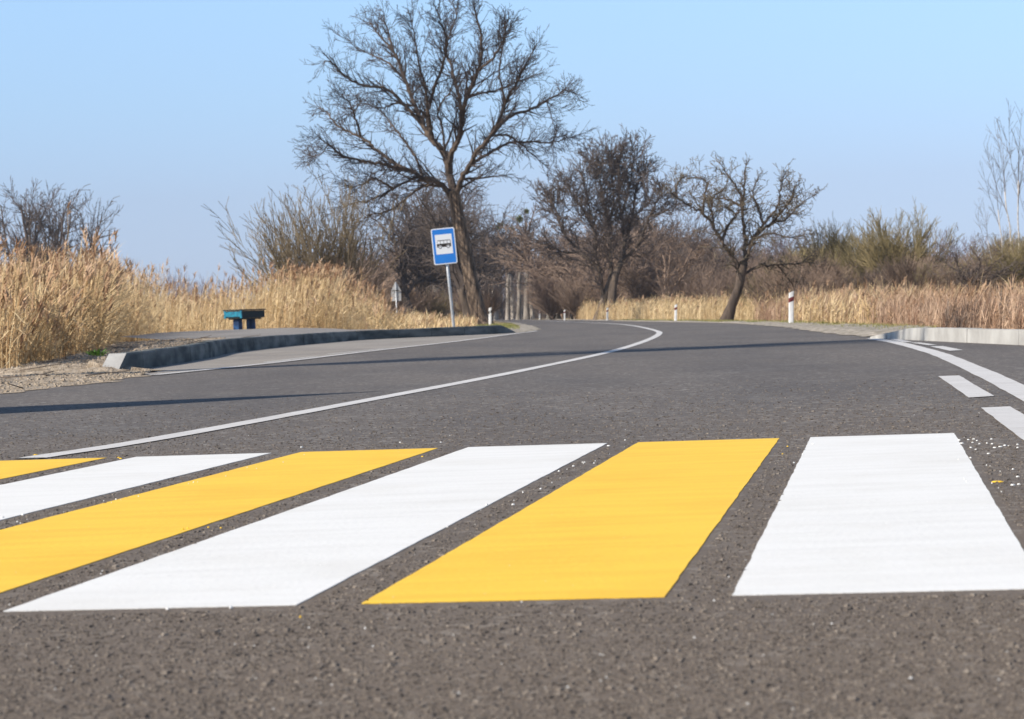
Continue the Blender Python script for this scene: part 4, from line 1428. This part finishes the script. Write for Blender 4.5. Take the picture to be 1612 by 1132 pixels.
# ------------------------------------------------------------------ trees left of the view that throw the shadows across the road
random.seed(17)
base = Vector((-.72, 13.95, 0)) + Vector((SDX, SDY, 0)) * 9.6
h_ = 9.6 * math.tan(SUN_EL)
root = empty('shadow_trunk', tuple(base)); tag(root, 'unseen tapered trunk added left of the crossing to cast a shadow band', 'shadow caster')  # unseen, added and tapered to shape the dark band on the road
mb = MB()
pts = [Vector((0, 0, z)) for z in np.linspace(-.7, h_, 16)]
mb.tube(pts, [.72, .7, .7, .7, .69, .69, .68, .68, .67, .66, .65, .62, .54, .38, .2, .02], 14, bump=.03)
mb.build('trunk', MT['bark'], root, smooth=True)
PP = dict(seg=[.5, .4, .3], jit=.06, trop=.10, dens=[.9, .6, .4], ratio=.45, rr=.5, rmin=.024, ang=(.2, .5), lmin=.3, first=1, mx=2)
for (bx, by, H, tr) in [(-15.4, 16.05, 20.5, .40),]:
    root = empty('shadow_poplar', (bx, by, -.6)); tag(root, 'unseen slim upright bare poplar left of the view, throwing a shadow across the road', 'tree')
    mb = MB(); n = 16
    mb.tube([Vector((random.gauss(0, .05), random.gauss(0, .05), H * i / n)) for i in range(n + 1)], [tr * (1.2 - i / n) + .01 for i in range(n + 1)], 9, bump=.04)
    mb.build('trunk', MT['bark_grey'], root, smooth=True)
    sg = []
    for i in range(75):
        z = H * (.56 + .40 * i / 75); a = random.random() * 6.28
        grow(sg, Vector((0, 0, z)), Vector((math.cos(a) * .5, math.sin(a) * .5, 1)).normalized(), (H - z) * .35 + .9, .05, 0, 2, PP)
    mb = MB(); mb.prisms(sg, 3); mb.build('crown', MT['twig_brown'], root)

# ------------------------------------------------------------------ street furniture
# bus stop sign
Ys = 63.5
bp = atY(714.5, 514, Ys)
root = empty('bus_stop_sign', (bp.x, bp.y, .10)); tag(root, 'blue bus stop sign with white panel leaning left on a grey pole', 'road sign')
root.rotation_euler = (math.radians(1), math.radians(-3.9), math.radians(4))
mb = MB()
mb.tube([(0, 0, -.15), (0, 0, 1.0), (0, 0, 2.5)], [.038, .038, .038], 14)
mb.build('pole', MT['steel'], root, smooth=True)


def rrect(w, h, r, n=5):
    pts = []
    for cx, cy, a0 in ((w / 2 - r, h / 2 - r, 0), (-w / 2 + r, h / 2 - r, 90), (-w / 2 + r, -h / 2 + r, 180), (w / 2 - r, -h / 2 + r, 270)):
        for i in range(n + 1):
            a = math.radians(a0 + 90 * i / n)
            pts.append((cx + r * math.cos(a), cy + r * math.sin(a)))
    return pts


def plate(pts, y, th, m, name, parent, ox=0, oz=0):
    n = len(pts)
    f = [(ox + x, y - th, oz + z) for x, z in pts]; b = [(ox + x, y, oz + z) for x, z in pts]
    mb = MB()
    mb.add(f + b, [(i, (i + 1) % n, n + (i + 1) % n, n + i) for i in range(n)],
           [(0, i + 1, i) for i in range(1, n - 1)] + [(n, n + i, n + i + 1) for i in range(1, n - 1)])
    return mb.build(name, m, parent)


SX, SZ = -.035, 2.09
pl = plate(rrect(.585, .90, .045), -.045, .02, MT['sign_white'], 'sign_board', root, SX, SZ)
plate(rrect(.535, .85, .03), -.0655, .002, MT['sign_blue'], 'blue_field', pl, SX, SZ)
plate(rrect(.42, .49, .008), -.068, .002, MT['sign_white'], 'white_panel', pl, SX, SZ + .05)
# the bus pictogram
pic = MB()
yb = -.0705
bx0, bz0 = SX, SZ + .055


def pg(pts, y=yb):
    pic.ngon([(bx0 + x * 1.05, y, bz0 + z * 1.3 - .005) for x, z in pts])


def ring(cx, cz, r0, r1, y):
    n = 20
    vs = []
    for i in range(n):
        a = 2 * math.pi * i / n
        vs += [(bx0 + cx + r0 * math.cos(a), y, bz0 + cz + r0 * math.sin(a)), (bx0 + cx + r1 * math.cos(a), y, bz0 + cz + r1 * math.sin(a))]
    pic.add(vs, [(2 * i, 2 * i + 1, (2 * i + 3) % (2 * n), (2 * i + 2) % (2 * n)) for i in range(n)])


W2 = .168
pg([(-W2, -.055), (W2, -.055), (W2, .012), (-W2, .012)])                 # dark lower body
pg([(-W2, .012), (-W2 + .004, .012), (-W2 + .028, .078), (-W2 + .018, .072)])  # sloped front pillar
pg([(-W2 + .020, .066), (W2 - .012, .066), (W2 - .018, .080), (-W2 + .030, .080)])  # roof
pg([(W2 - .012, .012), (W2, .012), (W2 - .006, .068), (W2 - .02, .068)])
for xx in (-.085, -.005, .075):
    pg([(xx, .012), (xx + .010, .012), (xx + .010, .068), (xx, .068)])
po = pic.build('bus_pictogram', MT['sign_black'], pl)
for cx in (-.10, .10):
    w_ = MB(); n = 24
    w_.add([(bx0 + cx + .046 * math.cos(2 * math.pi * i / n), yb - .0012, bz0 - .074 + .046 * math.sin(2 * math.pi * i / n)) for i in range(n)] + [(bx0 + cx, yb - .0012, bz0 - .074)],
           tris=[(i, (i + 1) % n, n) for i in range(n)])
    wb = w_.build('wheel', MT['sign_white'], pl)
    pic = MB(); ring(cx, -.074, .024, .038, yb - .0024)
    n = 12
    pic.build('wheel_ring', MT['sign_black'], pl)
mb = MB()
for z in (1.82, 2.25): mb.box((0, -.012, z), (.10, .07, .035))
mb.build('clamp', MT['steel'], root)

# sign seen from behind
Yb = 150
gp = atY(625, 505, Yb)
root = empty('road_sign', (gp.x, Yb, -.3)); tag(root, 'two grey sign backs, triangle above square, standing in the dry grass', 'road sign')
mb = MB(); mb.tube([(0, 0, -.1), (0, 0, 2.9)], [.035, .035], 8); mb.build('pole', MT['steel'], root, smooth=True)
mb = MB(); mb.box((0, -.03, 2.42), (.5, .03, .04)); mb.build('bracket', MT['post_black'], root)
zt = atY(625, 443, Yb).z + .3
plate([(-.30, 0), (-.27, -.03), (.27, -.03), (.30, 0), (.03, .52), (-.03, .52)], .06, .012, MT['sign_back'], 'triangle_plate', root, 0, zt - .55)
plate(rrect(.58, .55, .04), .06, .012, MT['sign_back'], 'square_plate', root, 0, zt - .88)


# delineator posts
def make_post(band):
    root = empty('marker_post')
    mb = MB()
    H = .72; w, d = .058, .028
    n = 12
    out = [(w * math.copysign(abs(math.cos(a)) ** .6, math.cos(a)), d * math.copysign(abs(math.sin(a)) ** .8, math.sin(a))) for a in [2 * math.pi * i / n for i in range(n)]]
    zt_ = lambda x: H + x * .45
    vs = [(x, y, -.15) for x, y in out] + [(x, y, zt_(x)) for x, y in out] + [(0, 0, H + .002)]
    mb.add(vs, [(i, (i + 1) % n, n + (i + 1) % n, n + i) for i in range(n)], [(n + i, n + (i + 1) % n, 2 * n) for i in range(n)])
    body = mb.build('post_body', MT['post_white'], root)
    mb = MB(); f = 1.06
    vs = [(x * f, y * f, H * .70 + x * .45) for x, y in out] + [(x * f, y * f, H * .84 + x * .45) for x, y in out]
    mb.add(vs, [(i, (i + 1) % n, n + (i + 1) % n, n + i) for i in range(n)])
    bd = mb.build('band', MT[band], root)
    mb = MB()
    if band == 'post_black':
        mb.add([(-.012, -.034, .60 * 1 - .085 + .0), (.014, -.034, .515), (.014, -.034, .60), (-.012, -.034, .592)], [(0, 1, 2, 3)])
        mb.build('reflector', MT['post_white'], bd)
    else:
        mb.add([(-.035, -.036, .515), (.03, -.036, .545), (.03, -.036, .585), (-.035, -.036, .555)], [(0, 1, 2, 3)])
        mb.build('reflector', MT['post_red'], bd)
    return root


pr_r = make_post('post_red'); pr_k = make_post('post_black')
used = set()
GP = 'white marker posts round the bend'
for src, px, py, hpx, lab in [
    (pr_r, 1245.5, 510, 52, 'largest white marker post with red band before the dry grass at right'),
    (pr_r, 1063.5, 506.5, 28, 'white marker post with dark red band left of the leaning fruit tree'),
    (pr_r, 956, 505, 21, 'white marker post in front of the twin trunk tree'),
    (pr_r, 889, 504.3, 17, 'white marker post right of the pale grass mound beyond the bend'),
    (pr_r, 849.5, 503.2, 15, 'white marker post left of the pale grass mound beyond the bend'),
    (pr_r, 825, 502.5, 11, 'small faint marker post below the mistletoe tree'),
    (pr_r, 806, 502.3, 11.5, 'tiny white marker post third from the left along the far avenue'),
    (pr_r, 792, 502.3, 11, 'tiny white marker post second from the left along the far avenue'),
    (pr_r, 780.5, 501.5, 9, 'tiniest white marker post just right of the big tree'),
    (pr_k, 771.5, 513.5, 30, 'white marker post with black band right at the foot of the big tree'),
    (pr_k, 732.5, 504, 17, 'white black banded marker post seen left of the big trunk'),
    (pr_k, 736.5, 503.5, 13, 'smaller marker post partly hidden by its neighbour left of the big trunk')]:
    b = at(px, py); Y = b.y
    s_ = hpx * Y / FPX / .745
    if src.name in used:
        o = copy_thing(src, tuple(b), random.uniform(-.2, .2), s_)
    else:
        used.add(src.name); o = src; o.location = tuple(b); o.scale = (s_,) * 3
    o.rotation_euler = (0, math.radians(random.uniform(1, 3.5)), random.uniform(-.15, .15))
    tag(o, lab, 'marker post', GP)
b = atY(896, 504.5, 180)
mb = MB(); mb.tube([(0, 0, -.2), (0, 0, .5)], [.03, .03], 6)
o = mb.build('stake', MT['twig_red'], loc=tuple(b)); tag(o, 'thin reddish stake beside the marker post beyond the bend', 'stake')

# bench
Yq = 61
bq = atY(379.5, 520.3, Yq)
root = empty('bench', (bq.x, bq.y, bq.z)); a_ = math.radians(31)
root.rotation_euler = (0, 0, -a_)
tag(root, 'small turquoise painted bench with two thick blue legs on the platform', 'bench')
# local: +y is the long axis (away), x the width; near end faces the sun
Wb, Lb, zt_, th_ = .53, .95, .50, .19
mb = MB(); mb.box((0, Lb / 2 - .3, zt_ - .01 - th_ / 2 - .01), (Wb - .03, Lb - .03, th_ - .02)); mb.build('seat_box', MT['bench_dark'], root)
mb = MB(); mb.box((0, Lb / 2 - .3, zt_ - .008), (Wb + .03, Lb + .03, .028)); mb.build('seat', MT['bench_dark'], root)
mb = MB(); mb.box((0, -.3 + .004, zt_ - .108), (Wb - .10, .022, .125)); mb.build('end_panel', MT['bench_cyan'], root)
mb = MB()
mb.box((-Wb / 2 + .025, -.3 + .004, zt_ - .115), (.045, .026, .18)); mb.box((Wb / 2 - .025, -.3 + .004, zt_ - .115), (.045, .026, .18))
mb.build('corner_post', MT['bench_cyan'], root)
mb = MB(); mb.box((0, Lb / 2 - .3, zt_ - th_ - .03), (Wb - .14, Lb - .16, .035)); mb.build('apron', MT['bench_dark'], root)
for yy in (-.12, .40):
    mb = MB(); mb.box((0, yy, .125), (.17, .15, .31), taper=.95); mb.build('leg', MT['bench_blue'], root)

# white stone by the kerb
c = at(722.5, 526, 0)
mb = MB(); rr_ = .045
vs, q = [], []
for i in range(5):
    for j in range(8):
        th = math.pi * i / 4; ph = 2 * math.pi * j / 8
        k = rr_ * random.uniform(.85, 1.1)
        vs.append((k * math.sin(th) * math.cos(ph), k * math.sin(th) * math.sin(ph), k * .8 * math.cos(th) + .03))
for i in range(4):
    for j in range(8): q.append((i * 8 + j, i * 8 + (j + 1) % 8, (i + 1) * 8 + (j + 1) % 8, (i + 1) * 8 + j))
mb.add(vs, q)
o = mb.build('stone', MT['stone'], loc=(-1.18, 53.4, 0), smooth=True); tag(o, 'single pale stone lying at the kerb below the bus stop sign', 'stone')
o.location = at(722.5, 526.5, 0)

# ------------------------------------------------------------------ spring haze
mb = MB(); mb.box((0, 420, 19), (2400, 1160, 46))
hz = mb.build('haze', [])
hm = bpy.data.materials.new('haze'); hm.use_nodes = True
hn = hm.node_tree; hn.nodes.clear()
hv = hn.nodes.new('ShaderNodeVolumePrincipled'); ho = hn.nodes.new('ShaderNodeOutputMaterial')
hv.inputs['Color'].default_value = (.86, .90, 1, 1)
hv.inputs['Density'].default_value = .00022
hv.inputs['Anisotropy'].default_value = .2
hn.links.new(hv.outputs[0], ho.inputs['Volume'])
hz.data.materials.append(hm); hz['kind'] = 'stuff'; hz['label'] = 'thin pale haze over the fields'

print('objects', len(COL.objects), 'polys', sum(len(o.data.polygons) for o in COL.objects if o.type == 'MESH'), 'unique', sum(len(m.polygons) for m in bpy.data.meshes))
